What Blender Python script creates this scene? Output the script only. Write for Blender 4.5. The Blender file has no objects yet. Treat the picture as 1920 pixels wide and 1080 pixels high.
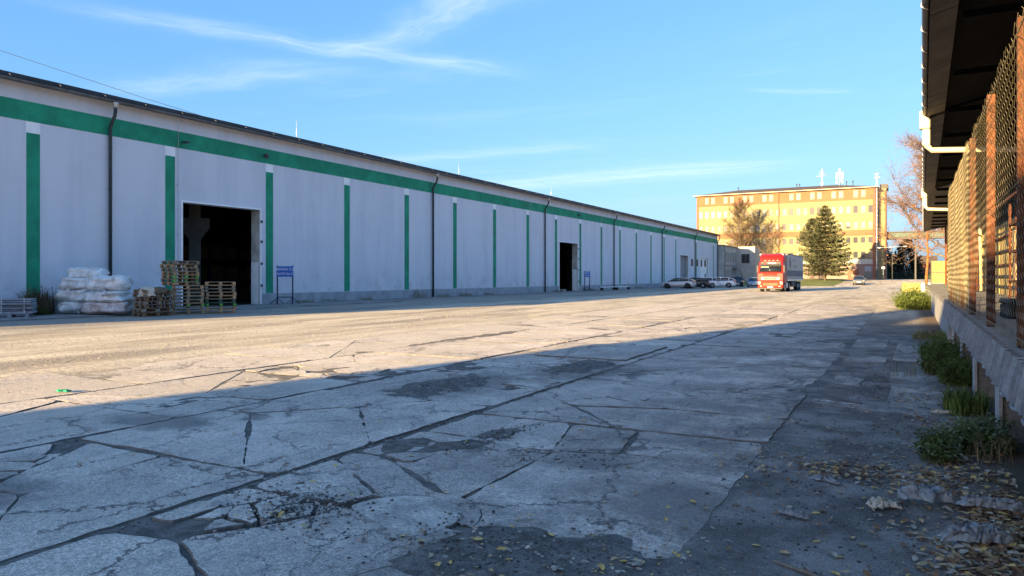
import bpy, math, random
from mathutils import Vector, Matrix, noise as mnoise
R = math.radians
random.seed(7)
scn = bpy.context.scene
COL = scn.collection

# ------------------------------------------------------------------ camera
YAW = math.atan(735 / 1350)
cam_d = bpy.data.cameras.new('camera')
cam_d.sensor_width = 36.0
cam_d.lens = 36.0 * 1350 / 1920
cam_d.shift_y = -21 / 1920
cam_d.clip_start = 0.05
cam_d.clip_end = 4000
cam = bpy.data.objects.new('camera', cam_d)
COL.objects.link(cam)
cam.location = (0, 0, 1.55)
cam.rotation_euler = (R(90), 0, YAW)
scn.camera = cam

# ------------------------------------------------------------------ light
SUN_AZ, SUN_EL = R(14.5), R(10.6)          # the sun stands behind and to the left of the camera
world = bpy.data.worlds.new('World')
scn.world = world
world.use_nodes = True
SKY_STRENGTH = 0.12
sun_d = bpy.data.lights.new('sun', 'SUN')
sun_d.energy = 4.3
sun_d.angle = R(0.5)
sun_d.color = (1.0, 0.71, 0.335)
sun = bpy.data.objects.new('sun', sun_d)
COL.objects.link(sun)
trav = Vector((math.sin(SUN_AZ) * math.cos(SUN_EL), math.cos(SUN_AZ) * math.cos(SUN_EL), -math.sin(SUN_EL)))
sun.rotation_euler = trav.to_track_quat('-Z', 'Y').to_euler()
sun.location = (-30, -60, 40)
scn.view_settings.view_transform = 'Standard'
scn.view_settings.look = 'None'
scn.view_settings.gamma = 1
scn.view_settings.use_curve_mapping = False
scn.view_settings.exposure = 2.52
scn.cycles.max_bounces = 6
scn.cycles.diffuse_bounces = 3
scn.cycles.glossy_bounces = 2
scn.cycles.transparent_max_bounces = 6
scn.cycles.caustics_reflective = False
scn.cycles.caustics_refractive = False
try:
    scn.cycles.use_denoising = True
    scn.cycles.denoiser = 'OPENIMAGEDENOISE'
except Exception:
    pass


class NT:
    """small helper to write node trees as expressions"""
    def __init__(self, tree):
        self.t = tree; self.n = tree.nodes; self.l = tree.links

    def new(self, typ, **kw):
        nd = self.n.new(typ)
        for k, v in kw.items():
            setattr(nd, k, v)
        return nd

    def put(self, sock, v):
        if hasattr(v, 'links'):
            self.l.new(v, sock)
        elif v is not None:
            sock.default_value = v

    def m(self, op, a, b=None, c=None, clamp=False):
        nd = self.new('ShaderNodeMath', operation=op, use_clamp=clamp)
        self.put(nd.inputs[0], a)
        if b is not None: self.put(nd.inputs[1], b)
        if c is not None: self.put(nd.inputs[2], c)
        return nd.outputs[0]

    def v(self, op, a, b=None):
        nd = self.new('ShaderNodeVectorMath', operation=op)
        self.put(nd.inputs[0], a)
        if b is not None: self.put(nd.inputs[1], b)
        return nd.outputs[0]

    def noise(self, vec, scale, detail=4, rough=0.55, dist=0.0):
        nd = self.new('ShaderNodeTexNoise')
        self.put(nd.inputs['Vector'], vec)
        nd.inputs['Scale'].default_value = scale
        nd.inputs['Detail'].default_value = detail
        nd.inputs['Roughness'].default_value = rough
        nd.inputs['Distortion'].default_value = dist
        return nd.outputs['Fac']

    def vor(self, vec, scale, feature='F1', out='Distance'):
        nd = self.new('ShaderNodeTexVoronoi', feature=feature)
        self.put(nd.inputs['Vector'], vec)
        nd.inputs['Scale'].default_value = scale
        return nd.outputs[out]

    def ramp(self, x, lo, hi, a=0.0, b=1.0):
        nd = self.new('ShaderNodeMapRange', interpolation_type='SMOOTHSTEP')
        self.put(nd.inputs['Value'], x)
        nd.inputs['From Min'].default_value = lo
        nd.inputs['From Max'].default_value = hi
        nd.inputs['To Min'].default_value = a
        nd.inputs['To Max'].default_value = b
        return nd.outputs[0]

    def mix(self, f, a, b, mode='MIX'):
        nd = self.new('ShaderNodeMix', data_type='RGBA', blend_type=mode)
        self.put(nd.inputs[0], f)
        self.put(nd.inputs[6], a if hasattr(a, 'links') else rgba(a))
        self.put(nd.inputs[7], b if hasattr(b, 'links') else rgba(b))
        return nd.outputs[2]

    def scl(self, vec, s):
        nd = self.new('ShaderNodeMapping')
        self.put(nd.inputs['Vector'], vec)
        nd.inputs['Scale'].default_value = s
        return nd.outputs[0]

    def xyz(self, vec):
        nd = self.new('ShaderNodeSeparateXYZ')
        self.put(nd.inputs[0], vec)
        return nd.outputs

    def com(self, x, y, z=0.0):
        nd = self.new('ShaderNodeCombineXYZ')
        self.put(nd.inputs[0], x); self.put(nd.inputs[1], y); self.put(nd.inputs[2], z)
        return nd.outputs[0]


def rgba(c):
    return (c[0], c[1], c[2], 1.0)


# sky with thin cirrus
w = NT(world.node_tree)
for nd in list(w.n):
    w.n.remove(nd)
sky = w.new('ShaderNodeTexSky', sky_type='NISHITA')
sky.sun_disc = False
sky.sun_elevation = SUN_EL
sky.sun_rotation = R(180) + SUN_AZ
sky.altitude = 150
sky.air_density = 1.0
sky.dust_density = 2.0
sky.ozone_density = 2.6
dirv = w.new('ShaderNodeTexCoord').outputs['Generated']
dx, dy, dz = w.xyz(dirv)
zz = w.m('MAXIMUM', dz, 0.03)
px_, py_ = w.m('DIVIDE', dx, zz), w.m('DIVIDE', dy, zz)
P = w.com(px_, py_, 0.0)
wob = w.noise(P, 1.3, 3)
Pw = w.v('ADD', P, w.com(w.m('MULTIPLY_ADD', wob, 0.5, -0.25), w.m('MULTIPLY_ADD', w.noise(w.v('ADD', P, (7, 3, 0)), 1.3, 3), 0.5, -0.25)))


def streak(a, b, wid, amt, fs):
    """a long cirrus trail between two points of the cloud layer"""
    ax, ay = a; bx, by = b
    L = math.hypot(bx - ax, by - ay); ux, uy = (bx - ax) / L, (by - ay) / L
    x, y, _ = w.xyz(Pw)
    rx, ry = w.m('SUBTRACT', x, ax), w.m('SUBTRACT', y, ay)
    s = w.m('ADD', w.m('MULTIPLY', rx, ux), w.m('MULTIPLY', ry, uy))
    d = w.m('SUBTRACT', w.m('MULTIPLY', ry, ux), w.m('MULTIPLY', rx, uy))
    g = w.m('POWER', 2.718, w.m('MULTIPLY', w.m('MULTIPLY', d, d), -1.0 / wid ** 2))
    e = w.m('MULTIPLY', w.ramp(s, -0.35 * L, 0.25 * L), w.ramp(s, 0.8 * L, 1.2 * L, 1, 0))
    f = w.noise(w.com(w.m('MULTIPLY', s, fs), w.m('MULTIPLY', d, fs * 4.0), ax), 1.6, 6, 0.65)
    return w.m('MULTIPLY', w.m('MULTIPLY', g, e), w.ramp(f, 0.25, 0.85, 0.22 * amt, amt))


masks = [streak((-2.62, 1.75), (-1.72, 3.05), 0.10, 0.75, 2.0),
         streak((-2.10, 2.42), (-1.10, 2.22), 0.10, 0.80, 2.0),
         streak((-4.4, 6.9), (-1.2, 6.75), 0.45, 0.85, 0.8),
         streak((-0.66, 4.0), (-0.33, 4.3), 0.05, 0.45, 3.0),
         streak((-3.6, 2.35), (-2.4, 2.65), 0.14, 0.55, 1.5),
         streak((-4.6, 4.9), (-2.2, 5.1), 0.22, 0.45, 1.2),
         streak((3.0, 1.0), (-3.0, -2.0), 0.3, 0.6, 1.0)]
gen = w.noise(w.scl(Pw, (0.30, 0.95, 1)), 1.1, 7, 0.6, 0.6)
tot = w.ramp(gen, 0.52, 0.85, 0.0, 0.38)
for mk in masks:
    tot = w.m('ADD', tot, mk)
tot = w.m('MINIMUM', w.m('MULTIPLY', w.m('MULTIPLY', tot, 0.52), w.ramp(dz, 0.0, 0.12, 0.25, 1.0)), 0.9)
sepc = w.new('ShaderNodeSeparateColor'); w.l.new(sky.outputs[0], sepc.inputs[0])
comb = w.new('ShaderNodeCombineColor')                     # even clear-air response over the whole dome
for i_, (g_, p_) in enumerate(((0.345, 0.85), (0.575, 0.62), (0.95, 0.47))):
    w.l.new(w.m('MULTIPLY', w.m('POWER', sepc.outputs[i_], p_), g_), comb.inputs[i_])
CLOUD = (1.8, 1.95, 2.0)
colr = w.mix(tot, comb.outputs[0], CLOUD)
bg = w.new('ShaderNodeBackground')
w.l.new(colr, bg.inputs['Color'])
bg.inputs['Strength'].default_value = SKY_STRENGTH
wo = w.new('ShaderNodeOutputWorld')
w.l.new(bg.outputs[0], wo.inputs[0])


# ------------------------------------------------------------------ materials
def base_mat(name):
    mt = bpy.data.materials.new(name)
    mt.use_nodes = True
    t = NT(mt.node_tree)
    return mt, t, t.n['Principled BSDF']


def M(name, col, rough=0.8, var=0.2, scale=4.0, bump=0.0, bscale=40.0, metal=0.0, spec=0.35, stretch=(1, 1, 1), col2=None, coat=0.0, fine=0.0, world_co=False, lo=0.35, hi=0.68):
    mt, t, p = base_mat(name)
    co = t.new('ShaderNodeNewGeometry').outputs['Position'] if world_co else t.new('ShaderNodeTexCoord').outputs['Object']
    if not world_co:                                   # copies vary from one to the next
        rnd = t.new('ShaderNodeObjectInfo').outputs['Random']
        co = t.v('ADD', co, t.com(t.m('MULTIPLY', rnd, 37.0), t.m('MULTIPLY', rnd, 91.0), t.m('MULTIPLY', rnd, 53.0)))
    cs = t.scl(co, stretch)
    f = t.noise(cs, scale, 6, 0.6)
    a = tuple(min(1, c * (1 - var)) for c in col)
    b = col2 or tuple(min(1, c * (1 + var)) for c in col)
    c = t.mix(t.ramp(f, lo, hi), a, b)
    if fine:
        f2 = t.noise(co, scale * 9, 4, 0.7)
        c = t.mix(1.0, c, t.mix(t.ramp(f2, 0.3, 0.7), (1 - fine,) * 3, (1 + fine,) * 3), 'MULTIPLY')
    if not world_co:
        rr = t.m('MULTIPLY_ADD', t.new('ShaderNodeObjectInfo').outputs['Random'], var * 0.8, 1 - var * 0.4)
        c = t.mix(1.0, c, t.com(rr, rr, rr), 'MULTIPLY')
    t.l.new(c, p.inputs['Base Color'])
    p.inputs['Roughness'].default_value = rough
    p.inputs['Metallic'].default_value = metal
    p.inputs['Specular IOR Level'].default_value = spec
    if coat:
        p.inputs['Coat Weight'].default_value = coat
        p.inputs['Coat Roughness'].default_value = 0.08
    if bump:
        bn = t.new('ShaderNodeBump')
        bn.inputs['Strength'].default_value = bump
        bn.inputs['Distance'].default_value = 0.02
        t.l.new(t.noise(cs, bscale, 5, 0.6), bn.inputs['Height'])
        t.l.new(bn.outputs[0], p.inputs['Normal'])
    return mt


def glass_mat(name, col, rough=0.05):
    mt, t, p = base_mat(name)
    p.inputs['Base Color'].default_value = rgba(col)
    p.inputs['Roughness'].default_value = rough
    p.inputs['Specular IOR Level'].default_value = 0.7
    return mt


def plaster():
    """painted plaster with faint vertical run marks and patches"""
    mt, t, p = base_mat('pale_plaster')
    co = t.new('ShaderNodeNewGeometry').outputs['Position']
    streaks = t.noise(t.scl(co, (1, 1.1, 0.10)), 1.0, 7, 0.62)
    blot = t.noise(co, 0.45, 5, 0.6)
    finen = t.noise(co, 14, 4, 0.7)
    c = t.mix(t.ramp(streaks, 0.34, 0.62), (0.63, 0.65, 0.725), (0.695, 0.71, 0.78))
    c = t.mix(t.m('MULTIPLY', t.ramp(blot, 0.50, 0.75), 0.35), c, (0.54, 0.55, 0.60))
    z = t.xyz(co)[2]
    low = t.m('MULTIPLY', t.ramp(z, 0.6, 2.6, 1, 0), t.ramp(t.noise(co, 1.3, 5, 0.65), 0.42, 0.7))
    c = t.mix(t.m('MULTIPLY', low, 0.6), c, (0.45, 0.45, 0.47))
    c = t.mix(1.0, c, t.mix(finen, (0.93,) * 3, (1.05,) * 3), 'MULTIPLY')
    t.l.new(c, p.inputs['Base Color'])
    p.inputs['Roughness'].default_value = 0.9
    p.inputs['Specular IOR Level'].default_value = 0.15
    bn = t.new('ShaderNodeBump'); bn.inputs['Strength'].default_value = 0.25; bn.inputs['Distance'].default_value = 0.02
    t.l.new(t.noise(co, 6, 6, 0.7), bn.inputs['Height']); t.l.new(bn.outputs[0], p.inputs['Normal'])
    return mt


def ellipse(t, x, y, cx, cy, rx, ry, wob):
    ex = t.m('DIVIDE', t.m('SUBTRACT', x, cx), rx)
    ey = t.m('DIVIDE', t.m('SUBTRACT', y, cy), ry)
    d = t.m('ADD', t.m('SQRT', t.m('ADD', t.m('MULTIPLY', ex, ex), t.m('MULTIPLY', ey, ey))), t.m('MULTIPLY_ADD', wob, 1.6, -0.8))
    return t.ramp(d, 0.45, 1.15, 1, 0)


def slab_mat():
    """worn concrete: exposed aggregate, dust, dark oily stains"""
    mt, t, p = base_mat('worn_concrete')
    co = t.new('ShaderNodeNewGeometry').outputs['Position']
    rnd = t.new('ShaderNodeObjectInfo').outputs['Random']
    x, y, z = t.xyz(co)
    big = t.noise(co, 0.7, 6, 0.62)
    mid = t.noise(t.scl(co, (1.2, 0.7, 1)), 4.0, 7, 0.7)
    c = t.mix(t.ramp(big, 0.32, 0.68), (0.50, 0.44, 0.385), (0.70, 0.62, 0.54))
    c = t.mix(t.m('MULTIPLY', t.ramp(mid, 0.46, 0.72), 0.6), c, (0.27, 0.262, 0.255))
    rr = t.m('MULTIPLY_ADD', rnd, 0.34, 0.82)
    c = t.mix(1.0, c, t.com(rr, rr, rr), 'MULTIPLY')
    # aggregate: pale and dark grains
    g1 = t.noise(co, 75, 3, 0.75)
    g2 = t.vor(co, 95)
    c = t.mix(1.0, c, t.mix(t.ramp(g1, 0.33, 0.67), (0.58,) * 3, (1.32,) * 3), 'MULTIPLY')
    c = t.mix(1.0, c, t.mix(t.ramp(t.noise(co, 24, 4, 0.75), 0.36, 0.64), (0.78,) * 3, (1.16,) * 3), 'MULTIPLY')
    c = t.mix(t.m('MULTIPLY', t.ramp(g2, 0.10, 0.26, 1, 0), t.ramp(t.noise(co, 30, 2), 0.5, 0.62)), c, (0.68, 0.66, 0.63))
    # pits
    pit = t.ramp(t.noise(co, 38, 4, 0.6), 0.64, 0.74)
    c = t.mix(t.m('MULTIPLY', pit, 0.75), c, (0.07, 0.07, 0.075))
    # hairline cracks filled with dirt
    cw = t.v('ADD', co, t.com(t.m('MULTIPLY_ADD', t.noise(co, 2.2, 5, 0.7), 0.9, -0.45), t.m('MULTIPLY_ADD', t.noise(t.v('ADD', co, (5, 9, 0)), 2.2, 5, 0.7), 0.9, -0.45)))
    hair = t.ramp(t.vor(t.scl(cw, (1, 0.7, 1)), 0.85, 'DISTANCE_TO_EDGE'), 0.004, 0.022, 1, 0)
    hair = t.m('MULTIPLY', hair, t.ramp(t.noise(co, 0.55, 3), 0.40, 0.54))
    hair2 = t.ramp(t.vor(t.scl(t.v('ADD', cw, (3, 1, 0)), (1, 0.8, 1)), 2.3, 'DISTANCE_TO_EDGE'), 0.004, 0.028, 1, 0)
    hair = t.m('MAXIMUM', hair, t.m('MULTIPLY', hair2, t.ramp(t.noise(t.v('ADD', co, (11, 4, 0)), 0.7, 4), 0.50, 0.62)))
    c = t.mix(t.m('MULTIPLY', hair, 0.8), c, (0.085, 0.08, 0.078))
    # stains
    wob = t.noise(co, 2.6, 6, 0.7)
    st = ellipse(t, x, y, -2.35, 5.6, 0.55, 0.42, wob)
    for e in ((-1.95, 3.55, 0.85, 0.55), (-1.35, 4.9, 0.5, 0.7), (-5.6, 8.9, 0.9, 1.5), (-7.0, 5.0, 0.9, 0.5), (-4.6, 11.0, 1.0, 1.6), (-5.9, 2.7, 0.8, 0.6)):
        st = t.m('MAXIMUM', st, ellipse(t, x, y, *e, wob))
    dirt = t.ramp(t.noise(t.scl(co, (1, 0.55, 1)), 1.15, 7, 0.68), 0.55, 0.72)
    st = t.m('MAXIMUM', st, t.m('MULTIPLY', dirt, 0.55))
    edge = t.ramp(x, -4.2, -0.9, 0.25, 1.0)                                    # the right side is asphalt-dark
    st = t.m('MAXIMUM', st, t.m('MULTIPLY', edge, t.ramp(t.noise(co, 1.3, 7, 0.72), 0.34, 0.60)))
    c = t.mix(t.m('MULTIPLY', st, 0.72), c, (0.135, 0.13, 0.125))
    # warm dust further out on the driven lane
    dust = t.m('MULTIPLY', t.ramp(x, -9.5, -6.5, 1, 0), t.ramp(t.noise(t.scl(co, (1, 0.3, 1)), 1.0, 5), 0.3, 0.6))
    c = t.mix(t.m('MULTIPLY', dust, 0.6), c, (0.56, 0.49, 0.39))
    t.l.new(c, p.inputs['Base Color'])
    p.inputs['Roughness'].default_value = 0.92
    p.inputs['Specular IOR Level'].default_value = 0.2
    hgt = t.m('ADD', t.m('MULTIPLY', t.noise(co, 55, 5, 0.75), 0.8), t.m('MULTIPLY', t.noise(co, 9, 4), 1.2))
    hgt = t.m('SUBTRACT', hgt, t.m('ADD', t.m('MULTIPLY', pit, 0.5), hair))
    bn = t.new('ShaderNodeBump'); bn.inputs['Strength'].default_value = 0.62; bn.inputs['Distance'].default_value = 0.012
    t.l.new(hgt, bn.inputs['Height']); t.l.new(bn.outputs[0], p.inputs['Normal'])
    return mt


def ground_mat():
    """the yard's base: dark grit, dusty driven lanes, asphalt by the dock, grass verge far off"""
    mt, t, p = base_mat('yard_grit')
    co = t.new('ShaderNodeNewGeometry').outputs['Position']
    x, y, z = t.xyz(co)
    n1 = t.noise(t.scl(co, (1.0, 0.22, 1)), 1.0, 7, 0.65)
    n2 = t.noise(co, 7, 6, 0.7)
    n3 = t.noise(co, 70, 3, 0.75)
    n4 = t.noise(t.scl(co, (0.5, 0.07, 1)), 0.9, 5, 0.6)
    # dusty lane
    lane = t.mix(t.ramp(n1, 0.33, 0.66), (0.37, 0.32, 0.25), (0.60, 0.53, 0.42))
    lane = t.mix(t.m('MULTIPLY', t.ramp(n4, 0.5, 0.66), 0.75), lane, (0.25, 0.22, 0.185))
    lane = t.mix(t.m('MULTIPLY', t.ramp(n2, 0.52, 0.72), 0.45), lane, (0.20, 0.175, 0.145))
    # dark joint grit near the slabs
    grit = t.mix(t.ramp(n2, 0.35, 0.66), (0.105, 0.098, 0.090), (0.215, 0.200, 0.184))
    asph = t.mix(t.ramp(t.noise(co, 1.6, 6, 0.68), 0.36, 0.66), (0.15, 0.140, 0.130), (0.33, 0.305, 0.28))
    wx = t.m('ADD', x, t.m('MULTIPLY_ADD', t.noise(co, 0.8, 5, 0.65), 3.0, -1.5))
    to_lane = t.m('MAXIMUM', t.ramp(wx, -12.6, -9.6, 1, 0), t.m('MULTIPLY', t.ramp(y, 17, 30), t.ramp(wx, -2.0, -0.2, 1, 0)))
    to_lane = t.m('MAXIMUM', to_lane, t.ramp(y, 24, 33))
    c = t.mix(to_lane, grit, lane)
    verge = t.m('MULTIPLY', t.ramp(wx, -1.6, -0.7), t.ramp(y, 22, 34, 1, 0))
    c = t.mix(verge, c, asph)
    soil = t.m('MULTIPLY', t.ramp(x, 0.25, 0.75), t.ramp(y, 30, 60, 1, 0))
    c = t.mix(soil, c, (0.14, 0.105, 0.075))
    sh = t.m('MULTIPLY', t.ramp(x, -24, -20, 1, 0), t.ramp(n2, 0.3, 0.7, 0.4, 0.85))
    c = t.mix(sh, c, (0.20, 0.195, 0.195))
    c = t.mix(1.0, c, t.mix(t.ramp(n3, 0.30, 0.70), (0.62,) * 3, (1.38,) * 3), 'MULTIPLY')
    far = t.ramp(y, 185, 230)
    c = t.mix(far, c, (0.14, 0.135, 0.10))
    t.l.new(c, p.inputs['Base Color'])
    p.inputs['Roughness'].default_value = 0.95
    p.inputs['Specular IOR Level'].default_value = 0.15
    hgt = t.m('ADD', t.m('MULTIPLY', t.noise(co, 48, 5, 0.75), 1.0), t.m('MULTIPLY', t.noise(co, 8, 4), 2.0))
    bn = t.new('ShaderNodeBump'); bn.inputs['Strength'].default_value = 0.7; bn.inputs['Distance'].default_value = 0.02
    t.l.new(hgt, bn.inputs['Height']); t.l.new(bn.outputs[0], p.inputs['Normal'])
    return mt


MAT = dict(
    plaster=plaster(), slab=slab_mat(), ground=ground_mat(),
    plinth=M('plinth_grey', (0.34, 0.36, 0.40), 0.9, 0.14, 1.5, 0.2, 20, world_co=True),
    green=M('green_paint', (0.016, 0.275, 0.160), 0.75, 0.17, 0.9, 0.1, 12, world_co=True, fine=0.09),
    white=M('white_paint', (0.90, 0.90, 0.92), 0.8, 0.06, 2.0, world_co=True),
    gutter=M('gutter_zinc', (0.14, 0.145, 0.155), 0.55, 0.25, 2.0, metal=0.3, world_co=True),
    roofdark=M('dark_roof_sheet', (0.045, 0.047, 0.055), 0.6, 0.25, 1.0, world_co=True),
    pipe=M('dark_pipe', (0.035, 0.05, 0.06), 0.45, 0.2, 3.0),
    jamb=M('peeling_jamb', (0.50, 0.48, 0.43), 0.9, 0.25, 1.4, 0.3, 12, world_co=True),
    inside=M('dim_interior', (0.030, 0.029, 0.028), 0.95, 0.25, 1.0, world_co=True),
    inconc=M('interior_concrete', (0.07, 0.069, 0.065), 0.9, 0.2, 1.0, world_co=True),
    greydoor=M('grey_door', (0.22, 0.24, 0.28), 0.6, 0.1, 1.0),
    steel=M('pale_steel', (0.55, 0.56, 0.58), 0.4, 0.1, 3.0, metal=0.6),
    blue=M('sign_blue', (0.02, 0.13, 0.50), 0.45, 0.06, 3.0),
    navy=M('navy_steel', (0.008, 0.018, 0.075), 0.5, 0.15, 5.0),
    letters=M('white_lettering', (0.80, 0.80, 0.82), 0.6, 0.02, 2.0),
    wood=[M('pale_wood', (0.36, 0.25, 0.145), 0.85, 0.28, 3.0, 0.2, 30, stretch=(1, 6, 6), fine=0.2),
          M('grey_wood', (0.235, 0.195, 0.15), 0.9, 0.30, 3.0, 0.2, 30, stretch=(1, 6, 6), fine=0.2),
          M('brown_wood', (0.20, 0.13, 0.075), 0.9, 0.30, 3.0, 0.2, 30, stretch=(1, 6, 6), fine=0.2),
          M('greenish_wood', (0.055, 0.10, 0.075), 0.85, 0.30, 3.0, 0.2, 30, stretch=(1, 6, 6))],
    greenblock=M('green_block_paint', (0.09, 0.36, 0.07), 0.7, 0.2, 4.0),
    greysheet=M('grey_board', (0.27, 0.29, 0.33), 0.75, 0.2, 3.0),
    card=M('brown_cardboard', (0.13, 0.085, 0.05), 0.9, 0.3, 4.0),
    cream=M('cream_cloth', (0.52, 0.47, 0.38), 0.9, 0.15, 4.0),
    conc=M('dock_concrete', (0.27, 0.255, 0.235), 0.93, 0.22, 1.6, 0.5, 22, world_co=True, fine=0.14),
    litconc=M('lit_dock_concrete', (0.40, 0.39, 0.37), 0.93, 0.2, 2.0, 0.4, 22, world_co=True, fine=0.1),  # paler copy of the dock concrete: light on these faces put into colour
    rust=M('rusty_steel', (0.085, 0.028, 0.013), 0.85, 0.35, 7.0, 0.4, 50, col2=(0.165, 0.053, 0.019), fine=0.25),
    mesh=M('old_wire', (0.25, 0.215, 0.14), 0.7, 0.3, 5.0),
    corr=M('galvanised_sheet', (0.26, 0.265, 0.27), 0.6, 0.25, 3.0, metal=0.35, fine=0.2),
    tar=M('shade_black', (0.010, 0.0095, 0.009), 0.95, 0.3, 2.0, spec=0.1, world_co=True),  # deep shade under the shed roof, put into a near-black colour
    eave=M('grey_eave_board', (0.155, 0.145, 0.13), 0.85, 0.2, 2.0, 0.2, 14),
    creampipe=M('cream_pipe', (0.56, 0.49, 0.33), 0.5, 0.1, 3.0),
    yellow=M('yellow_wall_board', (0.44, 0.34, 0.14), 0.85, 0.18, 1.5, fine=0.12),
    yellowblock=M('yellow_painted_concrete', (0.27, 0.23, 0.085), 0.85, 0.2, 3.0),
    black=M('black_plastic', (0.015, 0.015, 0.017), 0.6, 0.2, 4.0),
    bluetarp=M('blue_tarp', (0.015, 0.06, 0.33), 0.5, 0.2, 5.0),
    # far buildings
    yel=M('yellow_render', (0.225, 0.203, 0.108), 0.9, 0.05, 0.4, world_co=True),
    org=M('orange_render', (0.185, 0.100, 0.058), 0.9, 0.07, 0.4, world_co=True),
    pink=M('pink_render', (0.24, 0.165, 0.145), 0.9, 0.08, 0.4, world_co=True),
    pale=M('grey_render', (0.42, 0.41, 0.38), 0.9, 0.08, 0.4, world_co=True),
    tan=M('tan_render', (0.22, 0.195, 0.14), 0.9, 0.07, 0.3, world_co=True),
    annex=M('annex_render', (0.46, 0.46, 0.44), 0.9, 0.12, 0.7, world_co=True),
    brownroof=M('brown_roof', (0.085, 0.062, 0.050), 0.8, 0.12, 0.5, world_co=True),
    trim=M('rust_trim', (0.20, 0.075, 0.045), 0.7, 0.1, 1.0),
    blind=M('white_blind', (0.27, 0.262, 0.235), 0.85, 0.10, 0.4),
    pane=glass_mat('dark_pane', (0.035, 0.04, 0.05), 0.12),
    frame=M('window_frame', (0.15, 0.145, 0.135), 0.6, 0.05, 1.0),
    depot=M('depot_render', (0.55, 0.52, 0.46), 0.9, 0.12, 0.6, world_co=True),
    # vehicles
    red=M('red_lacquer', (0.30, 0.010, 0.007), 0.45, 0.05, 2.0, spec=0.25, coat=0.15),
    redlow=M('orange_red_bumper', (0.20, 0.016, 0.008), 0.6, 0.08, 2.0, spec=0.15),
    chrome=M('bright_grille', (0.26, 0.25, 0.24), 0.45, 0.08, 6.0, metal=0.2),
    curtain=M('grey_trailer_curtain', (0.33, 0.33, 0.34), 0.6, 0.08, 1.2),
    band=M('slate_blue_band', (0.045, 0.065, 0.11), 0.6, 0.08, 1.2),
    dgrey=M('dark_grey_trim', (0.05, 0.05, 0.055), 0.6, 0.1, 3.0),
    rubber=M('tyre_rubber', (0.012, 0.012, 0.013), 0.85, 0.2, 6.0),
    rim=M('alloy_rim', (0.36, 0.36, 0.38), 0.35, 0.1, 4.0, metal=0.7),
    carglass=glass_mat('car_glass', (0.012, 0.016, 0.022), 0.04),
    lamp=glass_mat('clear_lamp', (0.36, 0.35, 0.33), 0.15),
    tail=glass_mat('red_lamp', (0.45, 0.015, 0.015), 0.2),
    silver=M('silver_paint', (0.46, 0.48, 0.50), 0.3, 0.03, 2.0, metal=0.35, coat=0.5),
    wht=M('white_car_paint', (0.72, 0.73, 0.75), 0.3, 0.02, 2.0, coat=0.5),
    blk=M('black_car_paint', (0.012, 0.013, 0.016), 0.25, 0.1, 2.0, coat=0.6),
    dkb=M('dark_blue_paint', (0.02, 0.028, 0.05), 0.28, 0.1, 2.0, coat=0.6),
    ltb=M('steel_blue_paint', (0.20, 0.27, 0.38), 0.3, 0.05, 2.0, coat=0.5),
    gry=M('graphite_paint', (0.10, 0.11, 0.12), 0.3, 0.05, 2.0, coat=0.5),
    # plants
    bark=M('grey_bark', (0.14, 0.11, 0.085), 0.95, 0.3, 3.0, 0.4, 20),
    rusttrunk=M('orange_bark', (0.20, 0.085, 0.032), 0.95, 0.3, 3.0),
    birch=M('pale_bark', (0.30, 0.26, 0.21), 0.9, 0.35, 5.0),
    twig=M('brown_twigs', (0.098, 0.067, 0.046), 0.95, 0.25, 1.5),
    twigred=M('reddish_twigs', (0.13, 0.088, 0.075), 0.95, 0.25, 1.5),
    rustleaf=M('rust_leaves', (0.24, 0.095, 0.028), 0.85, 0.3, 3.0),
    needle=M('blue_green_needles', (0.062, 0.078, 0.048), 0.85, 0.35, 1.3, col2=(0.15, 0.15, 0.08), fine=0.25),
    needledark=M('dark_needles', (0.030, 0.045, 0.030), 0.9, 0.35, 1.3),
    grass=M('green_grass', (0.13, 0.19, 0.04), 0.85, 0.35, 5.0),
    weed=M('dark_green_weeds', (0.115, 0.155, 0.042), 0.8, 0.35, 5.0),
    pweed=M('grey_green_leaves', (0.20, 0.25, 0.15), 0.8, 0.25, 5.0),
    dry=M('dry_stalks', (0.25, 0.185, 0.10), 0.9, 0.3, 5.0),
    lawn=M('lawn_turf', (0.14, 0.16, 0.035), 0.95, 0.3, 0.8, 0.4, 12, world_co=True),
    leaf=[M('tan_leaf', (0.46, 0.32, 0.18), 0.75, 0.3, 20), M('brown_leaf', (0.25, 0.135, 0.07), 0.8, 0.3, 20),
          M('yellow_leaf', (0.60, 0.40, 0.12), 0.7, 0.25, 20), M('grey_leaf', (0.42, 0.38, 0.31), 0.8, 0.25, 20)],
    rim_dirt=M('dirty_slab_rim', (0.16, 0.148, 0.135), 0.95, 0.3, 8.0, world_co=True),
    stone=M('grey_pebbles', (0.28, 0.26, 0.235), 0.95, 0.45, 3.0, world_co=True),
    crumb=M('dark_crumbs', (0.10, 0.098, 0.097), 0.95, 0.4, 5.0, world_co=True),
)


def plastic_mat(name, col, col2):
    mt, t, p = base_mat(name)
    co = t.new('ShaderNodeTexCoord').outputs['Object']
    f = t.noise(co, 3.2, 6, 0.65, 0.8)
    c = t.mix(t.ramp(f, 0.36, 0.64), col2, col)
    t.l.new(c, p.inputs['Base Color'])
    p.inputs['Roughness'].default_value = 0.28
    p.inputs['Specular IOR Level'].default_value = 0.6
    p.inputs['Coat Weight'].default_value = 0.4
    bn = t.new('ShaderNodeBump'); bn.inputs['Strength'].default_value = 0.8; bn.inputs['Distance'].default_value = 0.05
    t.l.new(t.noise(t.scl(co, (1, 1, 2.2)), 5.0, 6, 0.7, 1.5), bn.inputs['Height']); t.l.new(bn.outputs[0], p.inputs['Normal'])
    return mt


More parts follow.
